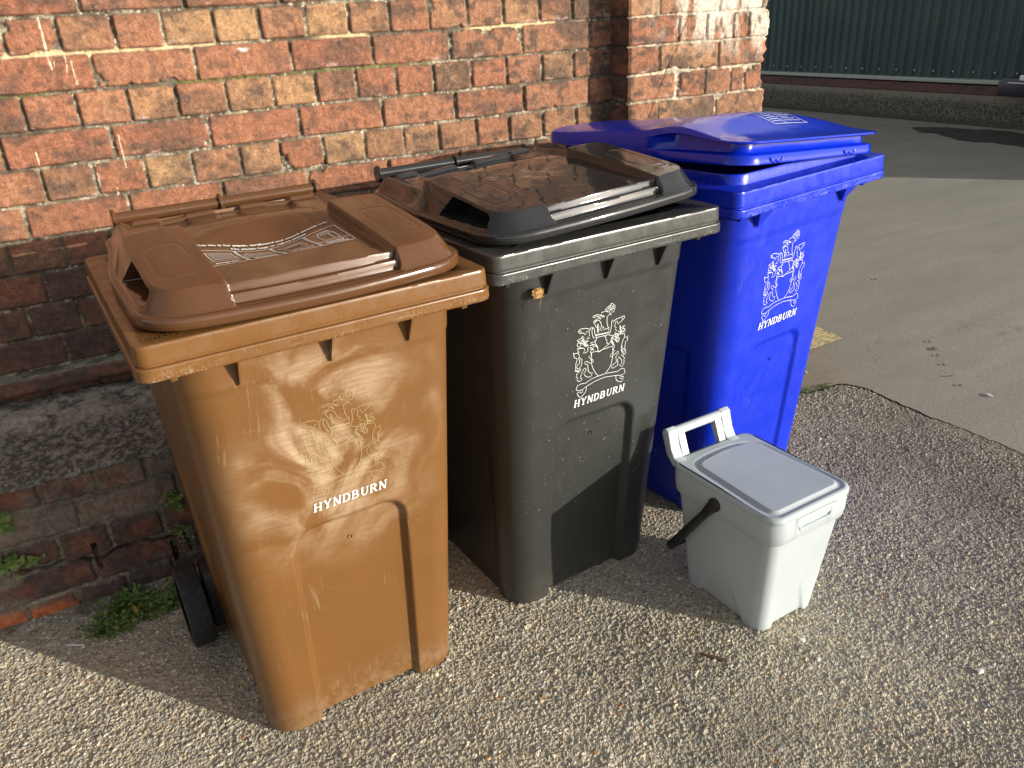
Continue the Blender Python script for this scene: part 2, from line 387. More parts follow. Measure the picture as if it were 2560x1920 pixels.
wobj('brickwork', np_mesh('brickwork', V, grid_faces(*X.shape), colors=c3), M['brick'])
# the pier: front and left side
xs = axis_pts([(XC, XE, .0026)]); zs = axis_pts([(-.06, .85, .01), (.85, 1.50, .0026), (1.50, 3.4, .012)]); X, Z = np.meshgrid(xs, zs)
PS = ([1.767, 1.883, 1.995, 2.058], [1.693, 1.935]); f = brick_field(X, Z, PS, seed=200, rough=1.2)
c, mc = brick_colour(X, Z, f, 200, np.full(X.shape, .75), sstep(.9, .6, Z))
up = sstep(1.16, 1.30, Z + .16 * (X - 1.85)) ; wp = up * sstep(.36, .50, fbm(X * 26, Z * 9, 210) + .12 * sstep(1.28, 1.36, Z)) * sstep(1.62, 1.80, X + .12 * (fbm(X * 8, Z * 8, 211) - .5))
pale = sstep(.5, .62, fbm(X * 30, Z * 60, 212)) * .5; mc = lerp(mc, A_(.62, .54, .40) * np.ones_like(mc), np.clip(pale + .35, 0, 1))
c3 = lerp(mc, c, f[1]); c3 = lerp(c3, A_(.60, .55, .47) * np.ones_like(c3), np.clip(wp, 0, 1) * .88)
raw = sstep(2.125, 2.15, X + .02 * (fbm(X * 30, Z * 30, 213) - .5)) * (np.abs(Z - 1.17) < .04); c3 = lerp(c3, A_(.55, .12, .04) * np.ones_like(c3), raw)
crack = sstep(.0035, .0012, np.abs(X - (1.765 + (Z - 1.22) * .55 + .02 * (fbm(Z * 22, X * 0, 214) - .5)))) * (Z < 1.30) * (Z > .95)
H = f[0] - crack * .003; c3 = lerp(c3, A_(.04, .03, .025) * np.ones_like(c3), crack * .45)
e = (fbm(Z * 28, Z * 0 + 3, 215) - .5) * .03 + (hsh(f[3], f[3] * 0, 216) - .5) * .022
t_ = sstep(2.02, XE, X); XX = X + t_ * e; H = H - sstep(2.135, 2.15, X) * .012
H = H - sstep(XC + .008, XC, X) * .006
V = np.stack([XX, -PD - H, Z], -1).reshape(-1, 3)
wobj('pier_front', np_mesh('pier_front', V, grid_faces(*X.shape), colors=c3), M['brick'])
edgeR = V.reshape(*X.shape, 3)[:, -1, :]; edgeL = V.reshape(*X.shape, 3)[:, 0, :]
ds = np.linspace(0, 1, 44)
Y = ds[None, :]; zc = np.repeat(zs[:, None], 44, 1); yv = edgeL[:, 1][:, None] * (1 - Y) + .012 * Y
xf = brick_field(-yv + 3.0, zc, ([2.99, 3.112], [2.99, 3.112]), seed=240)
c, mc = brick_colour(-yv + 3, zc, xf, 240, np.full(zc.shape, .9), np.full(zc.shape, .5))
xx = edgeL[:, 0][:, None] - xf[0] * sstep(0, .08, Y) * sstep(1, .9, Y)
V = np.stack([xx, yv, zc], -1).reshape(-1, 3); wobj('pier_side', np_mesh('pier_side', V, grid_faces(*zc.shape, flip=True), colors=lerp(mc, c, xf[1])), M['brick'])
ds = axis_pts([(0, .1, .01), (.1, 3.0, .03)]); Y = ds[None, :]; zc = np.repeat(zs[:, None], len(ds), 1); yv = edgeR[:, 1][:, None] + Y
xf = brick_field(yv, zc, None, seed=270); c, mc = brick_colour(yv, zc, xf, 270, np.full(zc.shape, .6), None)
V = np.stack([edgeR[:, 0][:, None] + xf[0] * sstep(0, .05, Y), yv, zc], -1).reshape(-1, 3)
wobj('return_face', np_mesh('return_face', V, grid_faces(*zc.shape), colors=lerp(mc, c, xf[1])), M['brick'])
b = MB(); b.box((-2.6, .02, -.1), (XE - .035, 2.9, 3.38)); core = b.build('wall_core', M['brick'], wall, smooth=False); core.location = (-.8, 0, 0)
a = core.data.color_attributes.new('Col', 'FLOAT_COLOR', 'POINT'); a.data.foreach_set('color', np.tile([.3, .15, .1, 1], len(core.data.vertices)).astype(np.float32))

# plinth: brick courses, a sloping concrete cap and a worn bull-nosed course above it
PY = .31
xs = axis_pts([(-1.6, -.5, .01), (-.5, .35, .0026), (.35, 2.1, .008)]); zs = axis_pts([(-.06, .388, .0028)]); X, Z = np.meshgrid(xs, zs)
Zs = Z - .388 + (Z0 - 11 * PH)              # a joint meets the underside of the cap
warp = .010 * (fbm(X * 2.2, Z * 2.5, 310) - .5) * 2
f = brick_field(X + .06, Zs + warp, None, seed=300, rough=1.7, flip=0, joint=.004)
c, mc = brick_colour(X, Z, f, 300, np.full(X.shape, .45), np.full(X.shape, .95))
warm_mid = np.exp(-(((f[8] - .55) / .3) ** 2 + ((f[9] - .5) / .28) ** 2)) * sstep(.35, .6, fbm(X * 12, Z * 12, 311)); c = lerp(c, A_(.27, .095, .045) * np.ones_like(c), warm_mid * .6)  # brick middles tinted orange in patches
c = lerp(c, A_(.24, .235, .20) * np.ones_like(c), sstep(.5, .7, fbm(X * 7, Z * 12, 312)) * .45)
c = lerp(c, A_(.50, .13, .04) * np.ones_like(c), sstep(.05, .015, Z + .03 * (fbm(X * 20, Z * 20, 315) - .5)) * sstep(-.26, -.34, X) * .8)  # sunlit patch at the foot of the left end, painted into the brick colour
mc = lerp(mc, A_(.22, .20, .15) * np.ones_like(mc), np.full(X.shape, .5))
H = f[0] * 1.2
cr = sstep(.005, .0015, np.abs((Z + .0) - (.150 + .035 * (fbm(X * 7, X * 0, 313) - .5) * 2 - .10 * (X + .3)))) * (X < .0) * (X > -.52); H = H - cr * .02; 
gap = sstep(.008, .003, np.abs(X + .035)) * (Z > .045) * (Z < .11) + sstep(.007, .003, np.abs(X + .215)) * (Z > .085) * (Z < .17); H = H - gap * .03
c3 = lerp(mc, c, f[1]); c3 = lerp(c3, A_(.02, .017, .012) * np.ones_like(c3), np.clip(cr + gap, 0, 1) * .85)
plinth = empty('brick_plinth', (.3, -PY, 0))
tag(plinth, 'low projecting plinth of dark worn bricks under a rough concrete cap', 'plinth')
def pobj(name, me, mt): o = link(name, me, mt, plinth); o.location = (-.3, PY, 0); return o
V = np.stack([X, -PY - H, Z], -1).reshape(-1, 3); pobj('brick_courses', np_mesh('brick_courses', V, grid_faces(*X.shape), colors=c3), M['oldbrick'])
b = MB(); b.box((-1.6, -PY + .03, -.06), (2.112, -.02, .372)); pc = b.build('plinth_core', M['oldbrick'], plinth, smooth=False, bevel=.01); pc.location = (-.3, PY, 0)
a = pc.data.color_attributes.new('Col', 'FLOAT_COLOR', 'POINT'); a.data.foreach_set('color', np.tile([.16, .085, .06, 1], len(pc.data.vertices)).astype(np.float32))
# concrete cap: profile from the wall outwards
prof = np.array([(-.000, .470), (-.030, .468), (-.060, .462), (-.095, .455), (-.125, .447), (-.150, .436), (-.20, .420), (-.255, .404), (-.298, .392), (-.318, .384), (-.320, .374), (-.306, .368)])
sl = np.concatenate([[0], np.cumsum(np.hypot(*np.diff(prof, axis=0).T))]); ss = np.arange(0, sl[-1], .0035)
py_ = np.interp(ss, sl, prof[:, 0]); pz_ = np.interp(ss, sl, prof[:, 1]); xs = axis_pts([(-1.6, -.5, .01), (-.5, .35, .0035), (.35, 2.1, .012)])
X, Sg = np.meshgrid(xs, ss); YY = np.repeat(py_[:, None], len(xs), 1); ZZ = np.repeat(pz_[:, None], len(xs), 1)
n = (fbm(X * 24, Sg * 24, 320) - .5) * .010 + (fbm(X * 95, Sg * 95, 321) - .5) * .006 + (fbm(X * 5, Sg * 5, 322) - .5) * .012
ZZ = ZZ + n; YY = YY - n * .4
agg = sstep(.48, .60, fbm(X * 150, Sg * 150, 323, 3)); cc = lerp(A_(.10, .092, .078), A_(.24, .22, .19), agg)
top = sstep(.19, .10, Sg + .03 * (fbm(X * 10, Sg * 10, 324) - .5)); cc = lerp(cc, A_(.42, .37, .30) * np.ones_like(cc), top * sstep(.3, .6, fbm(X * 30, Sg * 30, 325)) * .85)
cc = lerp(cc, A_(.32, .30, .26) * np.ones_like(cc), sstep(.6, .68, fbm(X * 60, Sg * 60, 326)) * .6)
V = np.stack([X, YY, ZZ], -1).reshape(-1, 3); pobj('concrete_cap', np_mesh('concrete_cap', V, grid_faces(*X.shape, flip=True), colors=cc), M['concrete'])
# worn rounded course above the cap
prof = np.array([(.012, .545), (-.004, .541), (-.022, .531), (-.036, .518), (-.040, .506), (-.034, .497), (-.018, .491), (.012, .489)])
sl = np.concatenate([[0], np.cumsum(np.hypot(*np.diff(prof, axis=0).T))]); ss = np.arange(0, sl[-1] + .003, .0035)
py_ = np.interp(ss, sl, prof[:, 0]); pz_ = np.interp(ss, sl, prof[:, 1]); xs = axis_pts([(-1.6, -.5, .01), (-.5, .35, .0035), (.35, XC - .002, .012)])
X, Sg = np.meshgrid(xs, ss); n = (fbm(X * 16, Sg * 16, 330) - .5) * .010 + (fbm(X * 80, Sg * 80, 331) - .5) * .004
rust = sstep(.028, .04, Sg); cc = lerp(A_(.24, .23, .18), A_(.17, .085, .060), rust); cc = lerp(cc, A_(.07, .055, .045) * np.ones_like(cc), sstep(.45, .65, fbm(X * 20, Sg * 60, 332)) * .7)
V = np.stack([X, py_[:, None] - n, pz_[:, None] + n * .3], -1).reshape(-1, 3); wobj('bullnose_course', np_mesh('bullnose_course', V, grid_faces(*X.shape, flip=True), colors=cc), M['oldbrick'])

# ------------------------------------------------------------------ ground
b = MB(); b.box((-60, -60, -.30), (60, 60, -.062)); g = b.build('ground', mat('subsoil', .95, (.12, .10, .08)), smooth=False); tag(g, kind='structure')
# the edge between the exposed-aggregate apron and the smooth road
EC = np.array([(2.0, -.10), (2.02, -.36), (2.09, -.395), (2.18, -.425), (2.27, -.428), (2.335, -.45), (2.365, -.50), (2.372, -.58), (2.374, -.66), (2.362, -.72), (2.366, -.80), (2.378, -.90), (2.386, -1.0), (2.38, -1.12), (2.40, -1.3), (2.39, -1.6), (2.42, -2.2), (2.4, -6.0)])
_s = np.concatenate([[0], np.cumsum(np.hypot(*np.diff(EC, axis=0).T))]); _q = np.concatenate([np.arange(0, 2.2, .008), np.arange(2.2, _s[-1], .25)])
EP = np.stack([np.interp(_q, _s, EC[:, 0]), np.interp(_q, _s, EC[:, 1])], -1)
jit = np.stack([(fbm(_q * 28, _q * 0, 401) - .5), (fbm(_q * 28, _q * 0 + 9, 402) - .5)], -1) * .022; EP = EP + jit
def edge_dist(x, y):
    """signed distance to the apron's edge: positive on the apron"""
    P = EP[(_q < 2.6)]; sh = x.shape; x = x.ravel(); y = y.ravel(); out = np.full(x.size, 9.)
    near = (x > 1.9)
    xi = x[near]; yi = y[near]; best = np.full(xi.size, 9.); sg = np.ones(xi.size)
    for i in range(0, xi.size, 20000):
        d = np.hypot(xi[i:i + 20000, None] - P[None, :, 0], yi[i:i + 20000, None] - P[None, :, 1]); k = d.argmin(1); best[i:i + 20000] = d[np.arange(len(k)), k]
        k = np.clip(k, 1, len(P) - 2); tx = P[k + 1] - P[k - 1]; q = np.stack([xi[i:i + 20000], yi[i:i + 20000]], -1) - P[k]
        sg[i:i + 20000] = np.sign(-(tx[:, 0] * q[:, 1] - tx[:, 1] * q[:, 0]))
    out[near] = best * sg; return out.reshape(sh)
xs = axis_pts([(-2.2, -.62, .012), (-.62, 2.46, .0021)]); ys = axis_pts([(-4.2, -1.95, .02), (-1.95, -.27, .0021)])
X, Y = np.meshgrid(xs, ys)
def worley(x, y, cell, seed, stretch=(1, 1), rot=0.):
    c_, s_ = math.cos(rot), math.sin(rot); u = (x * c_ - y * s_) / cell * stretch[0]; v = (x * s_ + y * c_) / cell * stretch[1]
    ui = np.floor(u).astype(np.int64); vi = np.floor(v).astype(np.int64)
    d1 = np.full(x.shape, 9.); d2 = np.full(x.shape, 9.); I = np.zeros(x.shape, np.int64); J = I.copy(); DX = np.zeros(x.shape); DY = DX.copy()
    for a in (-1, 0, 1):
        for b_ in (-1, 0, 1):
            i = ui + a; j = vi + b_; px = i + .1 + .8 * hsh(i, j, seed); py = j + .1 + .8 * hsh(i, j, seed + 1)
            dx = u - px; dy = v - py; an = hsh(i, j, seed + 5) * 6.28; k = .55 + hsh(i, j, seed + 6) * .9
            ex = dx * np.cos(an) + dy * np.sin(an); ey = -dx * np.sin(an) + dy * np.cos(an)
            d = np.hypot(ex * k, ey / k) * (.75 + .6 * hsh(i, j, seed + 7))
            nw = d < d1; d2 = np.where(nw, d1, np.minimum(d2, d)); I = np.where(nw, i, I); J = np.where(nw, j, J); DX = np.where(nw, dx, DX); DY = np.where(nw, dy, DY); d1 = np.where(nw, d, d1)
    return d1, d2, I, J, DX, DY
d1, d2, I, J, DX, DY = worley(X + .003 * fbm(X * 60, Y * 60, 500), Y, .0095, 510)
e1, e2, I2, J2, EX, EY = worley(X, Y, .0048, 530)
stone = sstep(.02, .10, d2 - d1) * sstep(.0, .07, .18 + .42 * hsh(I, J, 539) - d1) * (hsh(I, J, 540) > .12); big = hsh(I, J, 541)
tilt = (DX * (hsh(I, J, 542) - .5) + DY * (hsh(I, J, 543) - .5)) * .0095
hs = (.0007 + .0028 * big * big + tilt * .5) * stone
s2_ = sstep(.02, .12, e2 - e1) * sstep(0, .09, .15 + .4 * hsh(I2, J2, 538) - e1) * (1 - stone) * (hsh(I2, J2, 544) > .15); hs2 = (.0004 + .0014 * hsh(I2, J2, 545) + (EX * (hsh(I2, J2, 546) - .5) + EY * (hsh(I2, J2, 547) - .5)) * .0030) * s2_
rnd = hs + hs2 + (fbm(X * 210, Y * 210, 548, 3) - .5) * .0036 + (fbm(X * 45, Y * 45, 547, 3) - .5) * .0018 + (fbm(X * 3, Y * 3, 549) - .5) * .010
worn = sstep(.5, .68, fbm(X * 2.6, Y * 2.6, 550))
rnd = rnd * (1 - .35 * worn)
sc_ = hsh(I, J, 551); sand = lerp(A_(.56, .50, .365), A_(.35, .315, .24), fbm(X * 40, Y * 40, 552))
pal = [A_(.27, .28, .275), A_(.42, .415, .38), A_(.56, .515, .41), A_(.20, .205, .205), A_(.66, .60, .47), A_(.44, .36, .25), A_(.34, .345, .33), A_(.26, .255, .24)]
def pick(h): 
    k = np.minimum((h * len(pal)).astype(int), len(pal) - 1); return np.array(pal)[k]
gc = lerp(sand, pick(sc_) , stone * .92) if False else sand + (pick(sc_) - sand) * (stone * .92)[..., None]
gc = gc + (pick(hsh(I2, J2, 553)) * .95 - gc) * (s2_ * .8)[..., None]
wh = (hsh(I, J, 554) > .994) * stone; gc = gc + (A_(.72, .70, .64) - gc) * wh[..., None]
rs = (hsh(I, J, 555) > .988) * stone; gc = gc + (A_(.40, .20, .09) - gc) * rs[..., None]
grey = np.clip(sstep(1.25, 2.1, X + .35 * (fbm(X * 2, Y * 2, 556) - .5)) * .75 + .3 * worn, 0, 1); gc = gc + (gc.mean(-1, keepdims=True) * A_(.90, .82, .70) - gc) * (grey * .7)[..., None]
gc = gc * (1.0 - .18 * sstep(.5, .7, fbm(X * 1.7, Y * 1.7, 557)) )[..., None]
ed = edge_dist(X, Y); Zg = rnd + .004 * sstep(.0, .08, ed) - sstep(.012, -.004, ed) * .045
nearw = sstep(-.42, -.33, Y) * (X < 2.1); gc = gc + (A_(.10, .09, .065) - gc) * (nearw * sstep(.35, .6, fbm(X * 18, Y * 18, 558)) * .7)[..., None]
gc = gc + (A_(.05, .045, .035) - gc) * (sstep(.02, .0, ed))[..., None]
F = grid_faces(*X.shape); keep = (ed.ravel()[F] > -.02).any(1)
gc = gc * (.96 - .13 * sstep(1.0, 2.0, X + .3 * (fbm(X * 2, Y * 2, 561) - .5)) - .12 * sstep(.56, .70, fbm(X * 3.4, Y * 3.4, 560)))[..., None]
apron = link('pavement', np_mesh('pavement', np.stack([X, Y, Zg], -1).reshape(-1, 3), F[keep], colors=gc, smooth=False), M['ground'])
tag(apron, kind='structure')

# road: one sheet whose near edge follows the apron
rm = mat('road_concrete', .8); t = NT(rm)
base = t.mix(t.ramp(t.noise(.9, 5, .6), .3, .7), (.215, .200, .170), (.29, .27, .228))
base = t.mix(t.ramp(t.noise(1, 5, .65, t.map((.9, 5, 1), (0, 0, R(-62)))), .38, .72), base, (.195, .184, .160))
base = t.mix(t.math('MULTIPLY', t.ramp(t.noise(260, 5, .75), .40, .62), .6), base, (.42, .38, .31))
base = t.mix(t.math('MULTIPLY', t.ramp(t.noise(90, 6, .75), .50, .62), .6), base, (.15, .142, .124))
dd = t.n('ShaderNodeVectorMath', operation='DISTANCE'); t.l(t.co.outputs['Object'], dd.inputs[0]); dd.inputs[1].default_value = (2.15, -.22, 0)
base = t.mix(t.math('MULTIPLY', t.ramp(t.math('ADD', dd.outputs['Value'], t.math('MULTIPLY', t.noise(8, 4), .3)), .2, .62, 1, 0), .6), base, (.22, .165, .085))
vr = t.n('ShaderNodeTexVoronoi', feature='DISTANCE_TO_EDGE'); vr.inputs['Scale'].default_value = .75
wv = t.n('ShaderNodeVectorMath', operation='ADD'); nz = t.n('ShaderNodeTexNoise'); nz.inputs['Scale'].default_value = 2.5; nz.inputs['Detail'].default_value = 6; t.l(t.co.outputs['Object'], nz.inputs['Vector'])
t.l(t.co.outputs['Object'], wv.inputs[0]); t.l(nz.outputs['Color'], wv.inputs[1]); t.l(wv.outputs[0], vr.inputs['Vector'])
ck = t.math('MULTIPLY', t.ramp(vr.outputs['Distance'], .0012, .0035, 1, 0), t.ramp(t.noise(1.3, 2), .50, .60))
base = t.mix(t.math('MULTIPLY', ck, .35), base, (.10, .09, .075))
t.l(base, t.b.inputs['Base Color']); t.b.inputs['Specular IOR Level'].default_value = .3
t.l(t.ramp(t.noise(2, 4), .3, .7, .7, .9), t.b.inputs['Roughness'])
n1 = t.bump(t.noise(320, 4, .7), .35, .002); n1 = t.bump(t.noise(1, 3, .6, t.map((12, 230, 1), (0, 0, R(-18)))), .15, .001, n1); n1 = t.bump(ck, .25, -.002, n1)
t.l(n1, t.b.inputs['Normal'])
bm = bmesh.new()
top = [bm.verts.new((p[0], p[1], -.001)) for p in EP]; low = [bm.verts.new((p[0], p[1], -.061)) for p in EP]
for i in range(len(EP) - 1): bm.faces.new((top[i], top[i + 1], low[i + 1], low[i]))
far = [bm.verts.new(p) for p in ((2.4, -60, -.001), (60, -60, -.001), (60, 60, -.001), (2.0, 60, -.001), (2.0, -.30, -.001))]
bm.faces.new([top[-1]] + far + top[:-1][:1] + top[1:-1]) if False else bm.faces.new(list(top) + far)
bmesh.ops.triangulate(bm, faces=[f_ for f_ in bm.faces if len(f_.verts) > 4]); bmesh.ops.recalc_face_normals(bm, faces=bm.faces)
me = bpy.data.meshes.new('road'); bm.to_mesh(me); bm.free(); road = link('road', me, rm); tag(road, kind='structure')
def sheet(name, pts, z, mt, seed=0, rag=.006, n=10):
    P = []
    for i in range(len(pts)):
        a, b_ = np.array(pts[i]), np.array(pts[(i + 1) % len(pts)])
        for k in range(n): P.append(a + (b_ - a) * k / n)
    P = np.array(P) + (np.stack([fbm(np.arange(len(P)) * .9, np.zeros(len(P)), seed), fbm(np.arange(len(P)) * .9, np.ones(len(P)) * 7, seed)], -1) - .5) * rag * 2
    me = bpy.data.meshes.new(name); me.from_pydata([(p[0], p[1], z) for p in P], [], [tuple(range(len(P)))]); me.update()
    o = link(name, me, mt); tag(o, kind='structure'); return o
ym = mat('worn_yellow_paint', .8); t = NT(ym); t.l(t.mix(t.ramp(t.noise(60, 5, .7), .45, .6), (.62, .50, .25), (.26, .22, .14)), t.b.inputs['Base Color']); t.l(t.bump(t.noise(120, 4), .5, .003), t.b.inputs['Normal'])
sheet('road_marking', [(2.16, .02), (2.42, -.15), (2.675, -.135), (2.70, .06), (2.45, .17)], .003, ym, 3, .006)
sheet('road_marking', [(8.02, -1.5), (8.16, -1.5), (7.93, 9.5), (7.79, 9.5)], .002, mat('pale_gutter', .85, (.34, .32, .27)), 9, .03, 40)
pm = mat('damp_patch', .32, (.045, .043, .04)); t = NT(pm); t.l(t.mix(t.ramp(t.noise(4, 4), .4, .6), (.035, .034, .033), (.07, .066, .06)), t.b.inputs['Base Color'])
sheet('puddle', [(7.9, 3.55), (7.68, 3.35), (7.60, 3.0), (7.42, 2.75), (7.5, 2.3), (7.45, 1.6), (8.0, 1.4), (8.2, 2.2), (8.15, 3.1)], .003, pm, 5, .10)
# drips along the road
dm = mat('oil_drip', .6, (.12, .11, .095))
for k, (x, y, l_) in enumerate(((2.93, -.36, .020), (2.88, -.42, .030), (2.83, -.47, .022), (2.775, -.54, .018), (2.66, -.69, .018), (3.43, .33, .025))):
    sheet('oil_stain', [(x - l_ * .5, y - l_ * .35), (x + l_ * .1, y - l_ * .4), (x + l_ * .55, y + l_ * .3), (x + l_ * .1, y + l_ * .6)], .003, dm, 20 + k, l_ * .25, 4)

# ------------------------------------------------------------------ wheelie bins
"""bin frame: x to the right, y (depth) back from the front of the rim, z up; the origin is on the ground below the rim's front"""
CREST = json.loads('[[-250,6660,-220,6350,-170,6230,-90,6100,-20,6020],[340,6660,360,6380,330,6220,280,6120,190,6030],[-250,6660,-70,6650],[-120,6980,-170,6880,-80,6740,-70,6620,-20,6620,170,6710,230,6740,300,6800],[-70,6620,30,6650,150,6650,340,6660],[-160,7040,200,7020],[-140,6990,210,6970],[-150,7000,-160,7050,-100,7060,0,7040,200,7030,190,7140],[-90,7100,-110,7180,-60,7130,-60,7220,-10,7110,40,7200,60,7110,100,7140,130,7120,190,7140],[-130,7300,-120,7100,-90,7100,-110,7300,-130,7300],[190,7140,160,7170,130,7270,120,7410,170,7450,220,7430,200,7470],[70,7610,60,7560,140,7520,190,7540,170,7490,240,7440,220,7500,290,7480,320,7550,320,7620,270,7660,250,7690,210,7700,180,7660,130,7640,100,7630,100,7570,70,7610],[140,7590,190,7650,230,7570,280,7630,250,7540,180,7570,220,7670,270,7590],[120,7540,160,7610,210,7540,300,7580],[50,7550,-30,7550,-50,7490,0,7430,50,7430,40,7460,-30,7470,-120,7520,-210,7530,-270,7510,-250,7480,-160,7490,-80,7460,-50,7400],[-50,7400,-120,7450,-180,7390,-250,7350,-240,7400,-180,7420],[-100,7210,-170,7250,-210,7340,-180,7380,-100,7390,-40,7320,-10,7210,50,7180],[-240,7250,-270,7240,-300,7280,-330,7200,-340,7240,-420,7280,-520,7300,-590,7300,-640,7270,-620,7230,-570,7200,-560,7240,-590,7270,-600,7240],[-560,7200,-490,7190,-450,7130,-410,7200,-350,7200,-330,7080,-380,7060,-310,7020,-410,7030,-370,6960,-340,6970],[-260,7260,-270,7160,-240,7040,-200,6990,-140,6990,-180,7080,-210,7210,-240,7250],[260,7290,260,7180,250,7060,220,6980],[260,7290,310,7290,300,7230,370,7290,460,7300,550,7310,610,7310,610,7260,580,7240,540,7270],[580,7240,510,7190,440,7160,410,7240,370,7230,350,7120,410,7080,370,7060,430,7000,370,6970,470,6910],[-660,7050,-570,7070,-510,7120,-480,7080,-480,7010,-390,6960,-420,6890,-340,6850,-430,6860,-480,6910,-560,6990,-660,7050],[-610,6990,-560,6960,-550,6920,-570,6890,-610,6890,-640,6920,-650,6960,-640,6990,-610,6990],[-550,7030,-340,6850],[-490,7050,-430,6840],[-560,6950,-370,6960],[-520,7020,-390,6840],[-540,7100,-450,6900],[490,7120,540,7050,650,7080,600,7040,660,6980,560,6930,470,6930,430,6860,520,6900,530,7010,490,7120],[600,7020,650,6990,660,6960,650,6930,610,6930,570,6960,560,6990,570,7020,600,7020],[500,7060,560,6920],[460,6990,580,6940],[210,6960,310,6910,380,6940,470,6870,540,6920],[330,6890,250,6850,310,6870,410,6770,490,6710,520,6800,430,6840],[310,6920,450,6840],[380,6940,460,6750],[470,6940,480,6790],[-610,6850,-630,6810,-590,6760,-610,6730,-570,6680,-590,6650,-530,6590,-550,6560,-500,6580,-500,6440,-560,6360,-620,6370,-640,6420,-600,6450,-620,6480],[-600,6750,-720,6760,-740,6790,-710,6660,-660,6640,-630,6600,-660,6490,-660,6350,-610,6310,-510,6340],[-600,6630,-560,6540,-580,6460,-540,6500],[-680,6330,-550,6280,-510,6320],[-550,6280,-630,6240,-610,6190,-640,6160,-580,6130,-610,6090,-550,6030,-500,6050,-460,6070,-520,6120,-500,6200,-430,6320,-380,6320,-370,6260,-430,6200,-380,6120,-300,6070,-230,6060,-190,6150,-260,6160,-310,6230,-330,6380,-410,6430,-420,6480,-360,6480,-310,6430,-240,6400,-180,6430,-200,6480,-270,6480,-260,6510,-320,6570,-250,6610,-280,6700,-220,6740],[-610,6850,-470,6830,-430,6760,-480,6710,-410,6700,-350,6720,-360,6820,-320,6810],[-650,6860,-510,6850],[-300,6900,-210,6900,-120,6950],[-310,6840,-230,6840,-200,6780,-130,6800,-100,6750,-70,6690],[-300,6770,-180,6700],[-290,6800,-200,6740],[-270,6870,-160,6820,-100,6750],[70,6980,130,6920,120,6890,170,6830,150,6800,210,6740],[320,6890,300,6800,350,6700,390,6650,360,6560,410,6530,370,6480,310,6470,290,6420,330,6390,360,6420,460,6450,500,6490,520,6430,450,6370,480,6220,390,6180,330,6160,380,6090,470,6110,530,6140,510,6270,540,6340,620,6240,650,6150,570,6120,660,6050,710,6150,690,6220,720,6250,660,6310,590,6370,680,6340,720,6380],[260,6810,350,6680],[280,6840,360,6720],[650,6860,670,6780,710,6770,750,6800,750,6680,700,6670,690,6530,740,6370,650,6390,590,6480,590,6620,620,6710,650,6780],[610,6590,630,6460,670,6410,690,6470,650,6510],[380,6860,450,6720,510,6780],[520,6900,660,6880],[-620,5850,-590,5940,-490,5960,-370,5940,-200,6000,-20,6010,190,6020,520,5970,650,6010,720,5990,760,5870,680,5830,480,5880,170,5930,-100,5910,-330,5850,-450,5800,-570,5810,-620,5850],[-340,5840,-330,5770,-370,5690,-470,5620,-530,5640,-560,5700,-590,5750,-550,5760,-510,5770,-490,5730,-440,5730,-430,5790],[490,5870,510,5770,580,5690,670,5660,710,5720,730,5770,640,5810,610,5780,680,5740]]')
GLYPH = {  # strokes (x0,y0,x1,y1,width) on a 0..1 cell, with slab serifs
 'H': [(.2, 0, .2, 1, .2), (.8, 0, .8, 1, .2), (.2, .5, .8, .5, .11), (.02, .05, .38, .05, .1), (.02, .95, .38, .95, .1), (.62, .05, .98, .05, .1), (.62, .95, .98, .95, .1)],
 'Y': [(.16, 1, .5, .45, .2), (.84, 1, .5, .45, .12), (.5, 0, .5, .5, .2), (.3, .05, .7, .05, .1), (0, .95, .36, .95, .1), (.66, .95, 1, .95, .1)],
 'N': [(.18, 0, .18, 1, .13), (.16, 1, .82, .02, .22), (.84, 0, .84, 1, .13), (.02, .05, .34, .05, .1), (.02, .95, .3, .95, .1), (.68, .95, 1, .95, .1)],
 'D': [(.2, 0, .2, 1, .2), (.04, .05, .55, .05, .1), (.04, .95, .55, .95, .1), (.55, .95, .8, .72, .17), (.8, .76, .84, .5, .2), (.84, .5, .8, .24, .2), (.8, .28, .55, .05, .17)],
 'B': [(.2, 0, .2, 1, .2), (.04, .05, .6, .05, .1), (.04, .95, .55, .95, .1), (.2, .53, .6, .53, .1), (.55, .95, .76, .75, .18), (.76, .77, .58, .54, .18), (.6, .53, .84, .3, .19), (.84, .3, .6, .05, .18)],
 'U': [(.2, 1, .2, .3, .2), (.2, .34, .34, .08, .17), (.3, .07, .66, .07, .12), (.64, .07, .8, .34, .13), (.8, .3, .8, 1, .12), (.02, .95, .38, .95, .1), (.64, .95, .96, .95, .1)],
 'R': [(.2, 0, .2, 1, .2), (.04, .05, .38, .05, .1), (.04, .95, .55, .95, .1), (.55, .95, .78, .74, .18), (.78, .76, .56, .5, .18), (.2, .5, .6, .5, .1), (.5, .5, .82, .03, .19), (.74, .05, .98, .05, .1)]}
def ribbons(lines, wd, surf):
    """thin strips along polylines (u, z); surf maps (u, z) to a point on the surface"""
    b = MB()
    for l in lines:
        P = [Vector(p) for p in l]; D = []
        for i in range(len(P)):
            d = (P[min(i + 1, len(P) - 1)] - P[max(i - 1, 0)]); D.append(d.normalized() if d.length > 1e-7 else Vector((1, 0)))
        Q = []
        for p, d in zip(P, D):
            n = Vector((-d.y, d.x)) * wd / 2; Q += [surf(p.x + n.x, p.y + n.y), surf(p.x - n.x, p.y - n.y)]
        b.add(Q, [(2 * i, 2 * i + 1, 2 * i + 3, 2 * i + 2) for i in range(len(P) - 1)])
    return b
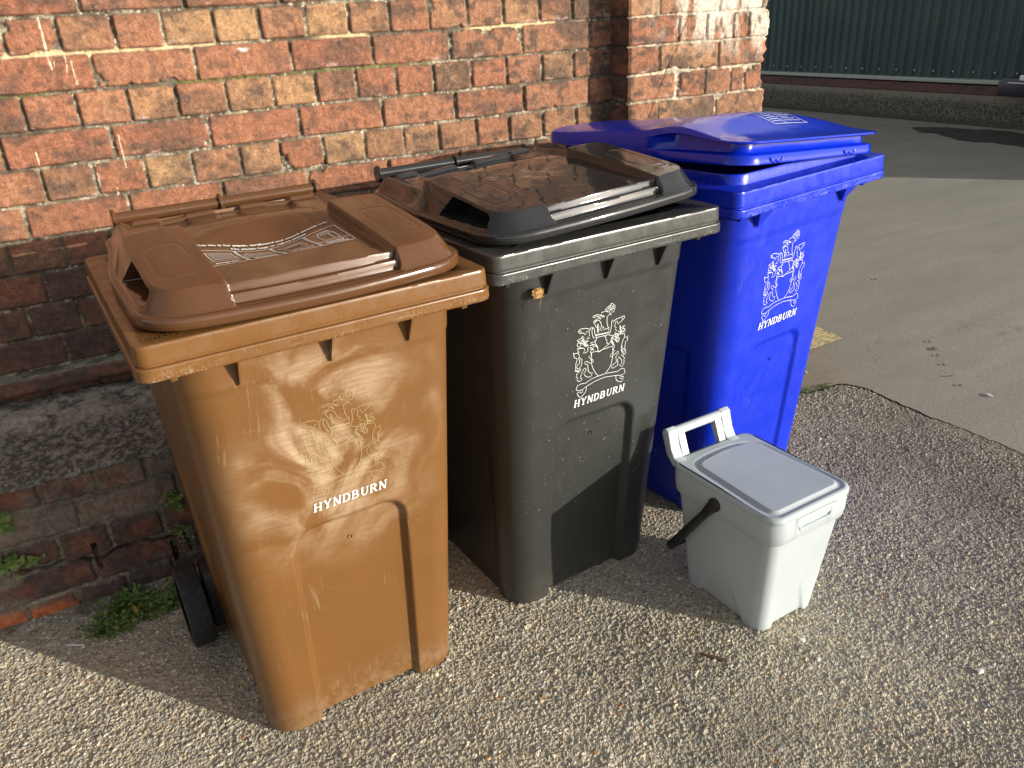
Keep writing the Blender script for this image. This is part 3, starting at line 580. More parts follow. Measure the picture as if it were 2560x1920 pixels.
def word_ribbons(word, u0, u1, z0, hgt, surf, gap=.10):
    b = MB(); n = len(word); cw = (u1 - u0) / (n + gap * (n - 1))
    for i, ch in enumerate(word):
        o = u0 + i * cw * (1 + gap)
        for k, (a, b1, c, d, w_) in enumerate(GLYPH[ch]):
            p = Vector((o + a * cw, z0 + b1 * hgt)); q = Vector((o + c * cw, z0 + d * hgt)); dr = (q - p).normalized(); nn = Vector((-dr.y, dr.x)) * w_ * cw * .5
            e = k * .00003
            b.add([Vector(surf(v.x, v.y)) + Vector((0, -e, 0)) for v in (p + nn, p - nn, q - nn, q + nn)], [(0, 1, 2, 3)])
    return b
TYPES = {
 'A': dict(Hr=.940, rw=.290, rd=.61, split=(.030, .026), bw0=.212, bw1=.243, bf=(.125, .036), bb=(.545, .590), pan=(.114, .505, .017)),
 'B': dict(Hr=.958, rw=.304, rd=.61, split=(.036, .024), bw0=.215, bw1=.250, bf=(.125, .040), bb=(.560, .600), pan=(.112, .515, .010))}
def body_front(T, u, z):
    """depth of the front face at (u, z)"""
    f = np.clip(z / .88, 0, 1); base = T['bf'][0] * (1 - f) + T['bf'][1] * f
    hw, zt, dp = T['pan']; r = .045
    qx = np.abs(u) - (hw - r); qz = z - (zt - r); d = np.where(qz > 0, np.hypot(np.maximum(qx, 0), qz) - r, np.abs(u) - hw)
    return base + dp * sstep(.003, -.009, d)
def make_body(T, mt, parent):
    zs = np.concatenate([np.linspace(0, .012, 4), np.linspace(.02, T['Hr'] - .03, 150)]); rings = []
    for z in zs:
        f = z / .88; hw = T['bw0'] + (T['bw1'] - T['bw0']) * f; v0 = T['bf'][0] * (1 - f) + T['bf'][1] * f; v1 = T['bb'][0] + (T['bb'][1] - T['bb'][0]) * f
        e = .012 - z if z < .012 else 0; e = (.012 - math.sqrt(max(0, .012**2 - e**2))) if e else 0
        P, N = rrect(-hw + e, hw - e, v0 + e, v1 - e, .062, .03, nf=110, ns=50, nc=14)
        front = (N[:, 1] < -.999); extra = body_front(T, P[:, 0], np.full(len(P), z)) - v0; P[:, 1] += np.where(front, extra, 0)
        # shallow panels on both sides
        side = np.abs(N[:, 0]) > .999; vv = (P[:, 1] - v0) / (v1 - v0); ds = .008 * sstep(.18, .22, vv) * sstep(.86, .82, vv) * (1 - sstep(.50, .52, z)); P[:, 0] -= np.where(side, np.sign(N[:, 0]) * ds, 0)
        band = .0018 * sstep(.822, .826, z); P += N * band
        lift = np.where(front, .010 * sstep(.115, .10, np.abs(P[:, 0])), 0) * (1 - min(1, z / .02))
        rings.append(np.column_stack([P, np.full(len(P), z) + lift]))
    me = loft_mesh('body', rings, close_bottom=True, close_top=True, sharp=60); return link('body', me, mt, parent)
def make_rim(T, mt, parent, collar=False):
    H = T['Hr']; a, b = T['split']; prof = [(-.055, H - .02), (-.052, H - .004), (-.049, H), (-.012, H), (-.006, H), (-.003, H), (-.0008, H - .0008), (0, H - .003), (.0002, H - .006), (.0012, H - a + .005), (.0014, H - a + .001), (.0010, H - a), (-.0022, H - a - .0006), (-.0022, H - a - .0032), (.0034, H - a - .0038), (.0046, H - a - .0050), (.0046, H - a - .0075), (.0048, H - a - b + .006), (.0048, H - a - b + .004), (.0036, H - a - b + .001), (.001, H - a - b), (-.002, H - a - b + .001), (-.003, H - a - b + .012), (-.005, H - .014), (-.05, H - .02)]
    if collar: prof[1:4] = [(-.052, H + .020), (-.050, H + .024), (-.046, H + .024), (-.044, H + .020), (-.042, H + .001), (-.036, H)]
    rings = []
    for o, z in prof:
        r_ = max(.020 + o, .012) if o > -.03 else .045
        Q, N = rrect(-T['rw'] - o, T['rw'] + o, -o, T['rd'] + o, r_, r_, nf=90, ns=60, nc=12); wob = .0007 * (fbm(Q[:, 0] * 14, Q[:, 1] * 14, 5) - .5) * (1 if z < H - .02 else .3)
        rings.append(np.column_stack([Q + N * wob[:, None], np.full(len(Q), z) + (fbm(Q[:, 0] * 5, Q[:, 1] * 5 + 3, 6) - .5) * .0012]))
    return link('rim', loft_mesh('rim', rings, sharp=50), mt, parent)
def near_dist(Q, P):
    out = np.empty(len(Q))
    for i in range(0, len(Q), 8000): out[i:i + 8000] = np.sqrt(((Q[i:i + 8000, None, :] - P[None]) ** 2).sum(-1).min(1))
    return out
def lid_a_height(u, v, d, dent):
    """top surface of the brown and black lids: two raised shoulders, a sagging middle sheet, a stepped front"""
    au = np.abs(u); hump = sstep(.365, .350, v - .10 * (au - .19)); zh = .052 + .032 * np.clip((v - .04) / .30, 0, 1) ** .8 - .004 * sstep(.18, .25, au)
    zb = .040 + .006 * sstep(.42, .6, v) + .012 * sstep(.185, .225, au) * sstep(.40, .46, v)
    zs_ = zh * hump + zb * (1 - hump)
    zp = .045 + .019 * sstep(.05, .34, v) - .026 * sstep(.36, .60, v) + .004 * np.cos(u / .13 * 1.4)
    zp = zp - dent * np.exp(-((u + .015) / .10) ** 2 - ((v - .255) / .085) ** 2) * (1 + .25 * np.sign(u) * 0) - dent * .35 * np.exp(-((u - .03) / .05) ** 2 - ((v - .33) / .05) ** 2)
    zp = zp + .0035 * sstep(.455, .462, v) * sstep(.088, .082, np.abs(au - .0)) * (dent > .01)
    zp = zp + .0025 * (fbm(u * 9, v * 9, 900) - .5)
    cen = sstep(.1385, .1325, au); z = zs_ * (1 - cen) + zp * cen
    lip = sstep(.590, .594, v) * sstep(.610, .606, v) * sstep(.022, .030, au) * sstep(.192, .186, au); z = z + lip * .007
    tr = sstep(.613, .617, v) * sstep(.207, .203, au); z = z * (1 - tr) - .012 * tr
    tr2 = sstep(.585, .590, v) * (sstep(.026, .020, au)); z = z - .010 * tr2 * (1 - tr)
    # panel outline pressed into each shoulder
    q = ((np.abs(au - .190) / .031) ** 5 + (np.abs(v - .175) / .078) ** 5) ** .2; z = z - .0006 * sstep(.88, .94, q) * sstep(1.08, 1.0, q) * hump
    # stepped recess along the front
    st = sstep(.1405, .1335, au); df = np.where(v < .2, d, 9.)
    zf = .020 + .014 * sstep(.028, .0305, df) + (z - .034) * sstep(.0425, .0455, df); z = z * (1 - st) + zf * st
    wq = np.clip((d - .009) / .026, 0, 1); wall_ = .25 * sstep(0, 1, wq) + .75 * wq; wf = np.maximum(wall_, st * sstep(.012, .015, d)); z = .019 + (z - .019) * wf
    return z
def make_lid_a(mt, parent, dent, warp=0.):
    P, N = rrect(-.272, .272, .012, .668, .085, .055, nf=190, ns=150, nc=34)
    nar = sstep(.30, .62, P[:, 1]) * .028; P[:, 0] -= np.sign(P[:, 0]) * nar
    P[:, 1] -= .012 * np.clip(1 - (P[:, 0] / .2) ** 2, 0, 1) * (P[:, 1] < .1)
    c = np.array([0, .33]); rings = []
    def ring(Q, z): rings.append(np.column_stack([Q, z if hasattr(z, '__len__') else np.full(len(Q), z)]))
    ring(P - N * .004, .002); ring(P - N * .001, 0.); ring(P + N * .0006, .0015); ring(P, .0155); ring(P - N * .0018, .0178); ring(P - N * .006, .019)
    lam = np.concatenate([np.linspace(.978, .86, 62), np.linspace(.858, .5, 95), np.linspace(.495, .02, 80)])
    G = [c + (P - c) * l for l in lam]; A = np.concatenate(G); d = near_dist(A, P); z = lid_a_height(A[:, 0], A[:, 1], d, dent)
    # hand openings pressed into the outer side of each shoulder
    u, v = A[:, 0], A[:, 1]
    zz_ = z; zt_ = .052 + .032 * np.clip((v - .04) / .30, 0, 1) ** .8 - .009; m_ = sstep(.078, .083, v - .25 * (zz_ - .03)) * sstep(.252, .247, v + .9 * (zz_ - .03)) * sstep(.0245, .0265, zz_) * sstep(0, -.002, zz_ - zt_) * (d < .036)
    A[:, 0] -= np.sign(u) * m_ * .055
    z = z - m_ * 0
    n = len(P)
    for i in range(len(lam)): rings.append(np.column_stack([A[i * n:(i + 1) * n], z[i * n:(i + 1) * n]]))
    for r in rings: r[:, 2] += warp * (np.clip(1 - r[:, 1] / .5, 0, 1)) * ((r[:, 0] / .27) ** 2 - .35)
    return link('lid', loft_mesh('lid', rings, close_top=True, sharp=52), mt, parent)
def lid_b_top(u, v):
    return .052 + .016 * np.exp(-((v - .20) / .09) ** 2) + .036 * np.clip(1 - (u / .30) ** 2, 0, 1) ** .7 * sstep(.0, .26, v) - .018 * sstep(.35, .66, v) * (1 - .3 * (u / .27) ** 2)
def make_lid_b(mt, parent):
    """blue lid: a domed sheet whose front edge overhangs a recessed band"""
    P, N = rrect(-.280, .280, .010, .68, .06, .05, nf=150, ns=130, nc=30); c = np.array([0, .34])
    tb = .022 * sstep(.34, .66, P[:, 1]); w_ = sstep(.30, .20, P[:, 1]); lipf = sstep(.12, .02, P[:, 1]) * 1.1; up = .016 * np.exp(-((P[:, 1] - .20) / .09) ** 2); rings = []
    def ring(o, z): rings.append(np.column_stack([P + N * (o[:, None] if hasattr(o, '__len__') else o), z if hasattr(z, '__len__') else np.full(len(P), z)]))
    ring(-.004, .002 + tb); ring(-.001, 0. + tb); ring(.0008, .0015 + tb); ring(0 * w_, .020 + tb * .2); ring(-.0025 * w_, .0225 + 0 * w_); ring(-.020 * w_, .0240 + 0 * w_); ring(-.0225 * w_, .0265 + 0 * w_)
    ring(-.0235 * w_, .043 + up); ring(-.020 * w_, .0455 + up); ring(.002 * w_ + .004 * lipf, .0458 + up); ring(.0045 * w_ + .004 * lipf, .0475 + up); ring(.003 * w_ - .002 * (1 - w_) + .004 * lipf, .0515 + up)
    lam = np.linspace(.985, .02, 90)
    for l in lam:
        Q = c + (P - c) * l; z = lid_b_top(Q[:, 0], Q[:, 1]) + .002 * (fbm(Q[:, 0] * 8, Q[:, 1] * 8, 33) - .5); rings.append(np.column_stack([Q, z]))
    return link('lid', loft_mesh('lid', rings, close_top=True, sharp=50), mt, parent)
def text_shape(name, s, size, mt, parent, fn, bold=.0):
    """lettering as a mesh laid on a surface; fn maps (x, y) of the text plane to a point"""
    cu = bpy.data.curves.new('t', 'FONT'); cu.body = s; cu.size = size; cu.offset = bold; cu.resolution_u = 3
    ob = bpy.data.objects.new('t', cu); COL.objects.link(ob); dg = bpy.context.evaluated_depsgraph_get(); dg.update()
    me = bpy.data.meshes.new_from_object(ob.evaluated_get(dg)); bpy.data.objects.remove(ob); bpy.data.curves.remove(cu)
    bm = bmesh.new(); bm.from_mesh(me); bmesh.ops.triangulate(bm, faces=bm.faces)
    xs_ = [v.co.x for v in bm.verts]; W0 = max(xs_)
    for v in bm.verts: v.co = fn(v.co.x / W0, v.co.y)
    bm.to_mesh(me); bm.free(); me.name = name; me.materials.clear(); return link(name, me, mt, parent)
wheel_src = None
def make_bin(name, typ, loc, rz, key, label, dent=0., lid_rot=(0, 0), lid_lift=0., ustr=1., zstr=1., ushift=0., zshift=0., worn=False, warp=0.):
    global wheel_src
    T = TYPES[typ]; o = empty(name, (loc[0], loc[1], 0), rz); tag(o, label, 'wheelie bin', 'wheelie bins in a row by the wall')
    body = make_body(T, M[key], o); rim = make_rim(T, M[key + '_rim'], o, collar=(typ == 'B'))
    S_ = lambda u, z: (u, float(body_front(T, np.array(u), np.array(z))) - .0016, z)
    lines = [[((l[i] / 1e4) * ustr + ushift, (l[i + 1] / 1e4 - .545) * zstr + .545 + zshift) for i in range(0, len(l), 2)] for l in CREST]
    cr = ribbons(lines, .00105 if not worn else .0008, S_).build('crest', M['worn_print'] if worn else M['print'], body, smooth=False)
    wd = word_ribbons('HYNDBURN', -.0695 * ustr + .003 + ushift, .0765 * ustr + ushift, .540 + zshift, .0185 * zstr, lambda u, z: (u + .12 * (z - .54), S_(u, z)[1], z)).build('lettering', M['print'], body, smooth=False)
    # wedge tabs under the rim
    Zb = T['Hr'] - sum(T['split']) + .003; sp = (-.150, .001, .142) if typ == 'A' else (-.178, .175)
    for u in sp:
        b = MB()
        if typ == 'A': b.prism([(.006, Zb), (.045, Zb), (.052, Zb - .056), (.033, Zb - .055)], 0, u - .0016, u + .0016)
        else: b.add([(u - .030, .008, Zb), (u + .030, .008, Zb), (u - .030, .05, Zb), (u + .030, .05, Zb), (u, .036, Zb - .050)], [(0, 1, 4), (0, 4, 2), (1, 3, 4), (2, 4, 3), (0, 2, 3, 1)])
        b.build('rib', M[key], o, smooth=False)
    for u in (-T['bw1'] + .004, T['bw1'] + .012):
        b = MB(); b.prism([(.02, Zb), (.07, Zb), (.07, Zb - .020), (.03, Zb - .020)], 0, u - .008, u + .002); b.build('rib', M[key], o, smooth=False)
    b = MB(); b.lathe([(-.0020, .0040), (.0004, .0036), (.0006, .0001)], 'y', (.0, float(body_front(T, np.array(.0), np.array(.446))) - .0008, .446), 18); b.build('moulding_pip', M[key], body)
    # hinge bar with its collars, and the arms that carry it
    hv, hz = (.654, T['Hr'] + .057) if typ == 'A' else (.640, T['Hr'] + .034)
    b = MB(); b.tube([(-.212, hv, hz), (.212, hv, hz)], .0125, 20); hb = b.build('hinge_bar', M[key + '_lid'], o)
    for u in (-.214, .0, .214):
        b = MB(); b.lathe([(-.004, .0001), (-.004, .0175), (-.002, .020), (.002, .020), (.004, .0175), (.004, .0001)], 'x', (u, hv, hz), 24); b.build('hinge_collar', M[key + '_lid'], hb)
    for u in (-.205, .0, .205):
        b = MB(); b.prism([(.585, T['Hr'] - .03), (.64, T['Hr'] - .02), (hv + .012, hz - .004), (hv - .008, hz - .006), (.60, T['Hr'] + .004), (.585, T['Hr'] + .002)], 0, u - .007, u + .007); b.build('hinge_arm', M[key], o, bevel=.002)
    b = MB(); b.box((-.2, T['rd'] - .004, T['Hr'] - .004), (.2, T['rd'] + .004, T['Hr'] + (.052 if typ == 'A' else .015))); b.build('light_block_plate', M[key], o, bevel=.0015)  # added plate that blocks sunlight leaking under the hinge bar
    # lid, hinged at the bar
    lo = make_lid_a(M[key + '_lid'], o, dent, warp) if typ == 'A' else make_lid_b(M[key + '_lid'], o)
    lo.location = (0, 0, T['Hr'] + .004 + lid_lift)
    if any(lid_rot):
        pv = Vector((0, .66, .03)); Rm = Matrix.Rotation(lid_rot[0], 4, 'X') @ Matrix.Rotation(lid_rot[1], 4, 'Y')
        lo.matrix_local = Matrix.Translation(Vector((0, 0, T['Hr'] + .004 + lid_lift)) + pv) @ Rm @ Matrix.Translation(-pv)
    # wheels and axle
    wy, wz, wr = .548, .100, .100
    b = MB(); b.tube([(-.245, wy, wz), (.245, wy, wz)], .010, 14); b.build('axle', M['steel'], o)
    b = MB(); b.box((-.238, wy - .05, .045), (.238, wy + .03, .20)); b.build('dark_gap_fill', M['handle'], o, bevel=.008)  # added dark box that fills the gap between body and wheels
    for s in (-1, 1):
        if wheel_src is None:
            b = MB(); b.lathe([(-.025, .070), (-.0255, .086), (-.025, .094), (-.022, .0985), (-.016, .100), (.016, .100), (.022, .0985), (.025, .094), (.0255, .086), (.025, .070)], 'x', n=56); ty = b.build('wheel', M['dark'], o)
            b = MB(); b.lathe([(-.014, .071), (-.010, .030), (-.022, .020), (-.022, .0001)], 'x', n=40); b.lathe([(.014, .071), (.010, .030), (.022, .020), (.022, .0001)], 'x', n=40)
            hub = b.build('hub', M['handle'], ty); wheel_src = (ty, hub)
        else:
            ty = wheel_src[0].copy(); COL.objects.link(ty); ty.parent = o; hub = wheel_src[1].copy(); COL.objects.link(hub); hub.parent = ty
        ty.location = (s * .268, wy, wz)
    return o, body, rim, lo, T
BINS = {}
BINS['brown'] = make_bin('wheelie_bin', 'A', (.2835, -1.1257), .0718, 'brown', 'scuffed brown wheelie bin with white pictogram print on its sagging lid', dent=.030, worn=True, warp=.003)
BINS['black'] = make_bin('wheelie_bin', 'A', (.8942, -1.0288), .0848, 'black', 'dark grey wheelie bin with glossy plain lid standing in the middle', dent=.004, lid_rot=(R(-.7), R(-2.6)), lid_lift=.008, warp=-.002)
BINS['blue'] = make_bin('wheelie_bin', 'B', (1.534, -.9408), .1826, 'blue', 'bright blue wheelie bin with its lid slightly raised standing on the right', lid_rot=(R(-2.0), R(4.6)), lid_lift=.002, ustr=1.14, zstr=1.08, ushift=-.022, zshift=.022)

# white print on the brown lid
lid = BINS['brown'][3]
def on_lid(u, v, e=.0012):
    u_ = np.array([u]); v_ = np.array([v]); z = lid_a_height(u_, v_, np.array([.1]), .030)[0] + .003 * (max(0, 1 - v / .5)) * ((u / .27) ** 2 - .35)
    return (u, v, float(z) + e)
def dense(a, b_, n=14): return [(a[0] + (b_[0] - a[0]) * i / n, a[1] + (b_[1] - a[1]) * i / n) for i in range(n + 1)]
def box_lines(x0, x1, y0, y1): return [dense((x0, y0), (x1, y0)), dense((x1, y0), (x1, y1)), dense((x1, y1), (x0, y1)), dense((x0, y1), (x0, y0))]
U0, U1, V0, V1 = -.1345, .1125, .151, .256
fw = (U1 - U0 - .009) / 4; fr_l = []; ics = []
for k in range(4):
    a = U0 + k * (fw + .003); fr_l += box_lines(a, a + fw, V0, V1) + [dense((a, V0 + .026), (a + fw, V0 + .026))]
    cx = a + fw / 2; ic = []; ics.append(ic)
    if k == 0:
        for q in range(9): ic.append(dense((cx - .018, .190 + q * .0055), (cx + .018, .190 + q * .0055), 4))
        ic += box_lines(cx - .021, cx + .021, .186, .239)
    if k == 1:
        for q in range(6): ic.append(dense((cx - .022 + q * .002, .188 + q * .007), (cx + .014 + q * .002, .192 + q * .008), 4))
        ic += box_lines(cx - .023, cx + .016, .184, .222); ic += box_lines(cx - .016, cx + .023, .196, .238)
    if k == 2:
        ic += box_lines(cx - .016, cx + .014, .184, .222); ic += [dense((cx - .016, .222), (cx - .022, .236), 4), dense((cx - .022, .236), (cx + .020, .238), 4), dense((cx + .014, .222), (cx + .023, .234), 4), dense((cx + .014, .184), (cx + .019, .190), 4), dense((cx + .019, .190), (cx + .019, .226), 4)]
        for q in range(4): ic.append(dense((cx - .014 + q * .003, .225 + q * .003), (cx + .012 + q * .002, .225 + q * .003), 4))
    if k == 3:
        ic += box_lines(cx - .015, cx + .015, .184, .222); ic += [dense((cx - .015, .222), (cx - .009, .238), 4), dense((cx + .015, .222), (cx + .009, .238), 4), dense((cx - .011, .243), (cx + .011, .243), 4), dense((cx - .011, .238), (cx + .011, .238), 4), dense((cx + .005, .184), (cx + .005, .222), 4)]
        for q in range(3): ic.append(dense((cx - .010, .228 + q * .005), (cx + .010, .226 + q * .005), 4))
ribbons(fr_l, .0017, on_lid).build('label_frame', M['print'], lid, smooth=False)
for ic_ in ics: ribbons(ic_, .0012, lambda u, v: on_lid(u, v, .0014)).build('pictogram', M['print'], lid, smooth=False)
text_shape('notice_text', 'This bin is for paper, cardboard and waxed cartons only', .0105, M['print'], lid, lambda x, y: on_lid(-.130 + x * .240, .281 + y * .95), .00045)
text_shape('notice_text', 'No plastic bags or refuse please', .0105, M['print'], lid, lambda x, y: on_lid(-.075 + x * .136, .265 + y * .95), .00045)
for k, s in enumerate(('paper', 'newspapers\n& magazines', 'cardboard', 'waxed\ncartons')):
    a = U0 + k * (fw + .003); two = '\n' in s
    text_shape('caption', s, .0095 if two else .0105, M['print'], lid, lambda x, y, a=a, two=two: on_lid(a + .010 + x * (fw - .020), (.165 if two else .160) + y * .95), .0004)
# print on the blue lid, too worn and too steep to read
lid = BINS['blue'][3]
def on_blue(u, v, e=.0022): return (u, v, float(lid_b_top(np.array([u]), np.array([v]))[0]) + e)
fb = box_lines(-.02, .115, .12, .225) + [dense((.03, .12), (.03, .225))] 
for q in range(7): fb.append(dense((-.012 + .002 * q, .135 + q * .011), (.024, .137 + q * .011), 4))
for q in range(6): fb.append(dense((.040 + .004 * (q % 2), .138 + q * .012), (.105 - .007 * (q % 3), .136 + q * .0125), 5))
ribbons(fb, .0022, on_blue).build('label_frame', M['print'], lid, smooth=False)
rr = np.random.RandomState(4); dsh = []
for v, a, b_ in ((.262, -.13, .12), (.248, -.10, .09)):
    u = a
    while u < b_:
        L_ = rr.uniform(.004, .016); dsh.append(dense((u, v + rr.uniform(-.001, .001)), (u + L_, v + rr.uniform(-.001, .001)), 3)); u += L_ + .004
ribbons(dsh, .0062, on_blue).build('notice_text', M['print'], lid, smooth=False)
# W-shaped latch marks on the blue lid's band
for u in (-.165, .135):
    pts = [(u - .024, .0135), (u - .018, .006), (u - .008, .003), (u, .0085), (u + .008, .003), (u + .018, .006), (u + .024, .0135)]
    b = MB(); b.tube([(p[0], .0085, p[1]) for p in pts], .0017, 8); b.build('moulded_mark', M['blue_lid'], lid)
# maker's frame moulded on the corner of the brown and black rims
for k in ('brown', 'black'):
    o, body, rim, ld, T = BINS[k]; z = T['Hr'] + .0008
    on = lambda u, v: (u, v, z)
    ribbons(box_lines(-.272, -.222, .018, .046), .0012, on).build('moulded_mark', M[k + '_rim'], rim, smooth=False)
    text_shape('moulded_mark', 'mgb', .024, M[k + '_rim'], rim, lambda x, y: (-.267 + x * .040, .022 + y * .9, z + .0002), .0002)
    dsh = []; rr = np.random.RandomState(8)
    for v, a in ((.060, .165), (.049, .185), (.038, .190)):
        u = a
        while u < .272: L_ = rr.uniform(.003, .008); dsh.append([(u, v), (u + L_, v)]); u += L_ + .003
    ribbons(dsh, .0035, on).build('moulded_mark', M[k + '_rim'], rim, smooth=False)
# water drops on the black bin
b = MB(); rr = np.random.RandomState(2); T = BINS['black'][4]
for i in range(230):
    u = rr.uniform(-.19, .2); z = rr.uniform(.25, .86) if rr.rand() < .8 else rr.uniform(.05, .8); r = rr.choice([.0009, .0012, .0017], p=[.6, .3, .1]); v = float(body_front(T, np.array(u), np.array(z))) - .0006
    V = [(u, v - r * .8, z)]; n = 7
    V += [(u + r * .7 * math.cos(a), v - r * .45, z + r * .7 * math.sin(a)) for a in np.linspace(0, 6.283, n + 1)[:-1]] + [(u + r * math.cos(a), v + .0004, z + r * math.sin(a)) for a in np.linspace(0, 6.283, n + 1)[:-1]]
    b.add(V, [(0, k + 1, (k + 1) % n + 1) for k in range(n)] + [(k + 1, n + k + 1, n + (k + 1) % n + 1, (k + 1) % n + 1) for k in range(n)])
dr = mat('water', .05, (.5, .5, .5)); dr.node_tree.nodes['Principled BSDF'].inputs['Transmission Weight'].default_value = .6; dr.node_tree.nodes['Principled BSDF'].inputs['IOR'].default_value = 1.33
b.build('water_drops', dr, BINS['black'][1], sharp=180)['kind'] = 'stuff'

# ------------------------------------------------------------------ grey food caddy
cad = empty('food_caddy', (1.2105, -1.3205, 0), .0629); tag(cad, 'small pale grey food caddy with black carrying handle standing in front of the blue bin', 'caddy')
W0, W1, D1 = .187, .236, .306
def csec(z, e=0., r=.03):
    f = z / .30; hw = (W0 + (W1 - W0) * f) / 2 - e; v0 = .042 * (1 - f) + .010 * f + e; v1 = .042 * (1 - f) + .010 * f + (.250 * (1 - f) + D1 * f) - e
    return rrect(-hw, hw, v0, v1, r, r, nf=50, ns=50, nc=14)
rings = []
for z in np.concatenate([[0, .001, .003, .006], np.linspace(.01, .30, 60)]):
    e = .005 * max(0, 1 - z / .006) ** 2; P, N = csec(z, e)
    # feet at the corners: the sides are drawn in between them near the ground
    t1 = np.where(np.abs(N[:, 1]) > .99, np.abs(P[:, 0]) / (W0 / 2), np.where(np.abs(N[:, 0]) > .99, np.abs(P[:, 1] - .167) / .125, 9))
    ind = sstep(.62, .52 - .25 * 0, t1 + .35 * min(1, z / .10)) ; P = P - N * (.006 * ind * (1 - min(1, z / .12)))[:, None]
    rings.append(np.column_stack([P, np.full(len(P), z) + .007 * ind * (1 - min(1, z / .02))]))
cb = link('body', loft_mesh('body', rings, close_bottom=True, close_top=True, sharp=70), M['grey'], cad)
# rim band round the top
prof = [(0, .276), (.0085, .2765), (.0100, .279), (.0108, .300), (.0115, .332), (.0100, .336), (.0, .337)]
rings = []
for o_, z in prof:
    P, N = csec(min(z, .30), 0, .032)
    front = (N[:, 1] < -.999); u = P[:, 0]; nt_ = front * sstep(.066, .060, np.abs(u) + (.335 - z) * .45) * (z > .299); side = (N[:, 0] < -.5) | (N[:, 0] > .5)
    drop = np.where(side, -.020 * sstep(.165, .160, P[:, 1]) * sstep(.0, .004, .30 - z), 0) * (z < .285)
    P = P + N * (o_ + nt_ * .004 * (z > .33) - nt_ * .0045 * (z < .33))[:, None]
    rings.append(np.column_stack([P, np.full(len(P), z)]))
rb = link('rim_band', loft_mesh('rim_band', rings, sharp=40), M['grey'], cad)
for s in (-1, 1):
    b = MB(); b.prism([(.300 - .14 * 0, 0), (.0, 0)], 0, 0, 0) if False else None
nb = MB(); nb.prism([(-.064, .332), (-.048, .302), (.048, .302), (.064, .332), (.058, .332), (.044, .3065), (-.044, .3065), (-.058, .332)], 1, -.0035, .004); nb.build('catch_lip', M['grey'], cad, bevel=.0012)
# lid: rounded edge, channel, raised panel
P, N = rrect(-.1275, .1275, -.001, .326, .034, .034, nf=60, ns=60, nc=18)
prof = [(-.004, .334), (-.001, .334), (.0, .336), (.0, .3415), (-.0012, .3455), (-.0045, .3485), (-.010, .3495)]
rings = [np.column_stack([P + N * o_, np.full(len(P), z)]) for o_, z in prof]
cc_ = np.array([0, .160]); lam = np.linspace(.955, .02, 120)
G = np.concatenate([cc_ + (P - cc_) * l for l in lam])
def pan(u, v):
    f = np.clip((v - .03) / .24, 0, 1); hw = .106 - .012 * f; r = .022; back = .282 - .012 * (u / .09) ** 2
    qx = np.abs(u) - (hw - r); qy = np.maximum(.022 + r - v, v - (back - r)); return np.where((qx > 0) & (qy > 0), np.hypot(qx, qy) - r, np.maximum(qx, qy) - r)
dd_ = pan(G[:, 0], G[:, 1]); z = .3495 - .0020 * sstep(.018, .006, dd_) * sstep(-.001, .003, dd_) - .0055 * 0 + .0035 * sstep(.000, -.006, dd_)
z = z - .0055 * sstep(.003, -.001, dd_) * sstep(-.004, .0, dd_) * 0
n = len(P)
for i in range(len(lam)): rings.append(np.column_stack([G[i * n:(i + 1) * n], z[i * n:(i + 1) * n]]))
cl = link('lid', loft_mesh('lid', rings, close_top=True, sharp=60), M['grey'], cad)
b = MB(); b.lathe([(0, .0028), (.0016, .0026), (.0018, .0001)], 'z', (-.082, .085, .3525), 12)
# rear handle: two outer ears on the lid and an inner loop on the body
def ear(u0, u1, grow=0.0):
    b = MB(); b.prism([(.300, .334), (.322, .330), (.346, .352), (.364, .402), (.361, .414), (.352, .419), (.342, .414), (.330, .372), (.318, .352), (.300, .3495)], 0, u0, u1); return b
ear(-.118, -.090).build('lid_ear', M['grey'], cl, bevel=.003); ear(.054, .084).build('lid_ear', M['grey'], cl, bevel=.003)
b = MB(); b.tube([(-.090, .351, .4045), (.054, .351, .4045)], .0115, 18)
b.prism([(.318, .345), (.333, .342), (.361, .400), (.345, .412)], 0, -.0875, -.068); b.prism([(.318, .345), (.333, .342), (.361, .400), (.345, .412)], 0, .032, .0515)
b.build('rear_handle', M['grey'], cad, bevel=0)
# carrying handle: flat arms with round ends, swung back
A0 = Vector((-.1335, .168, .308)); A1 = Vector((-.137, .306, .112))
b = MB()
for s in (-1, 1):
    x0 = s * .1325
    b.lathe([(-.005, .0001), (-.005, .0135), (-.003, .0165), (.003, .0165), (.005, .0135), (.005, .0001)], 'x', (x0, A0.y, A0.z), 28)
    d = Vector((0, A1.y - A0.y, A1.z - A0.z)); dn = d.normalized(); nn = Vector((0, -dn.z, dn.y)); L_ = d.length
    for (t0, t1, w0, w1, x_a, x_b) in ((.0, .22, .0150, .0085, -.0045, .0045), (.21, .98, .0090, .0110, -.0065, .0065)):
        V = []
        for xx in (x0 + x_a, x0 + x_b):
            for t_, ww in ((t0, w0), (t1, w1)):
                p = Vector((xx, A0.y, A0.z)) + d * t_; V += [p + nn * ww, p - nn * ww]
        b.add(V, [(0, 1, 3, 2), (4, 6, 7, 5), (0, 2, 6, 4), (1, 5, 7, 3), (0, 4, 5, 1), (2, 3, 7, 6)])
    p = Vector((x0 - s * -.006, A0.y, A0.z)); b.tube([p + d * .12, p + d * .93], .0032, 8)
e0 = Vector((-.1325, A1.y, A1.z)); b.tube([e0, (-.1, A1.y + .012, A1.z - .010), (0, A1.y + .018, A1.z - .014), (.1, A1.y + .012, A1.z - .010), (.1325, A1.y, A1.z)], .0095, 14)
b.build('carrying_handle', M['handle'], cad, bevel=.0012)

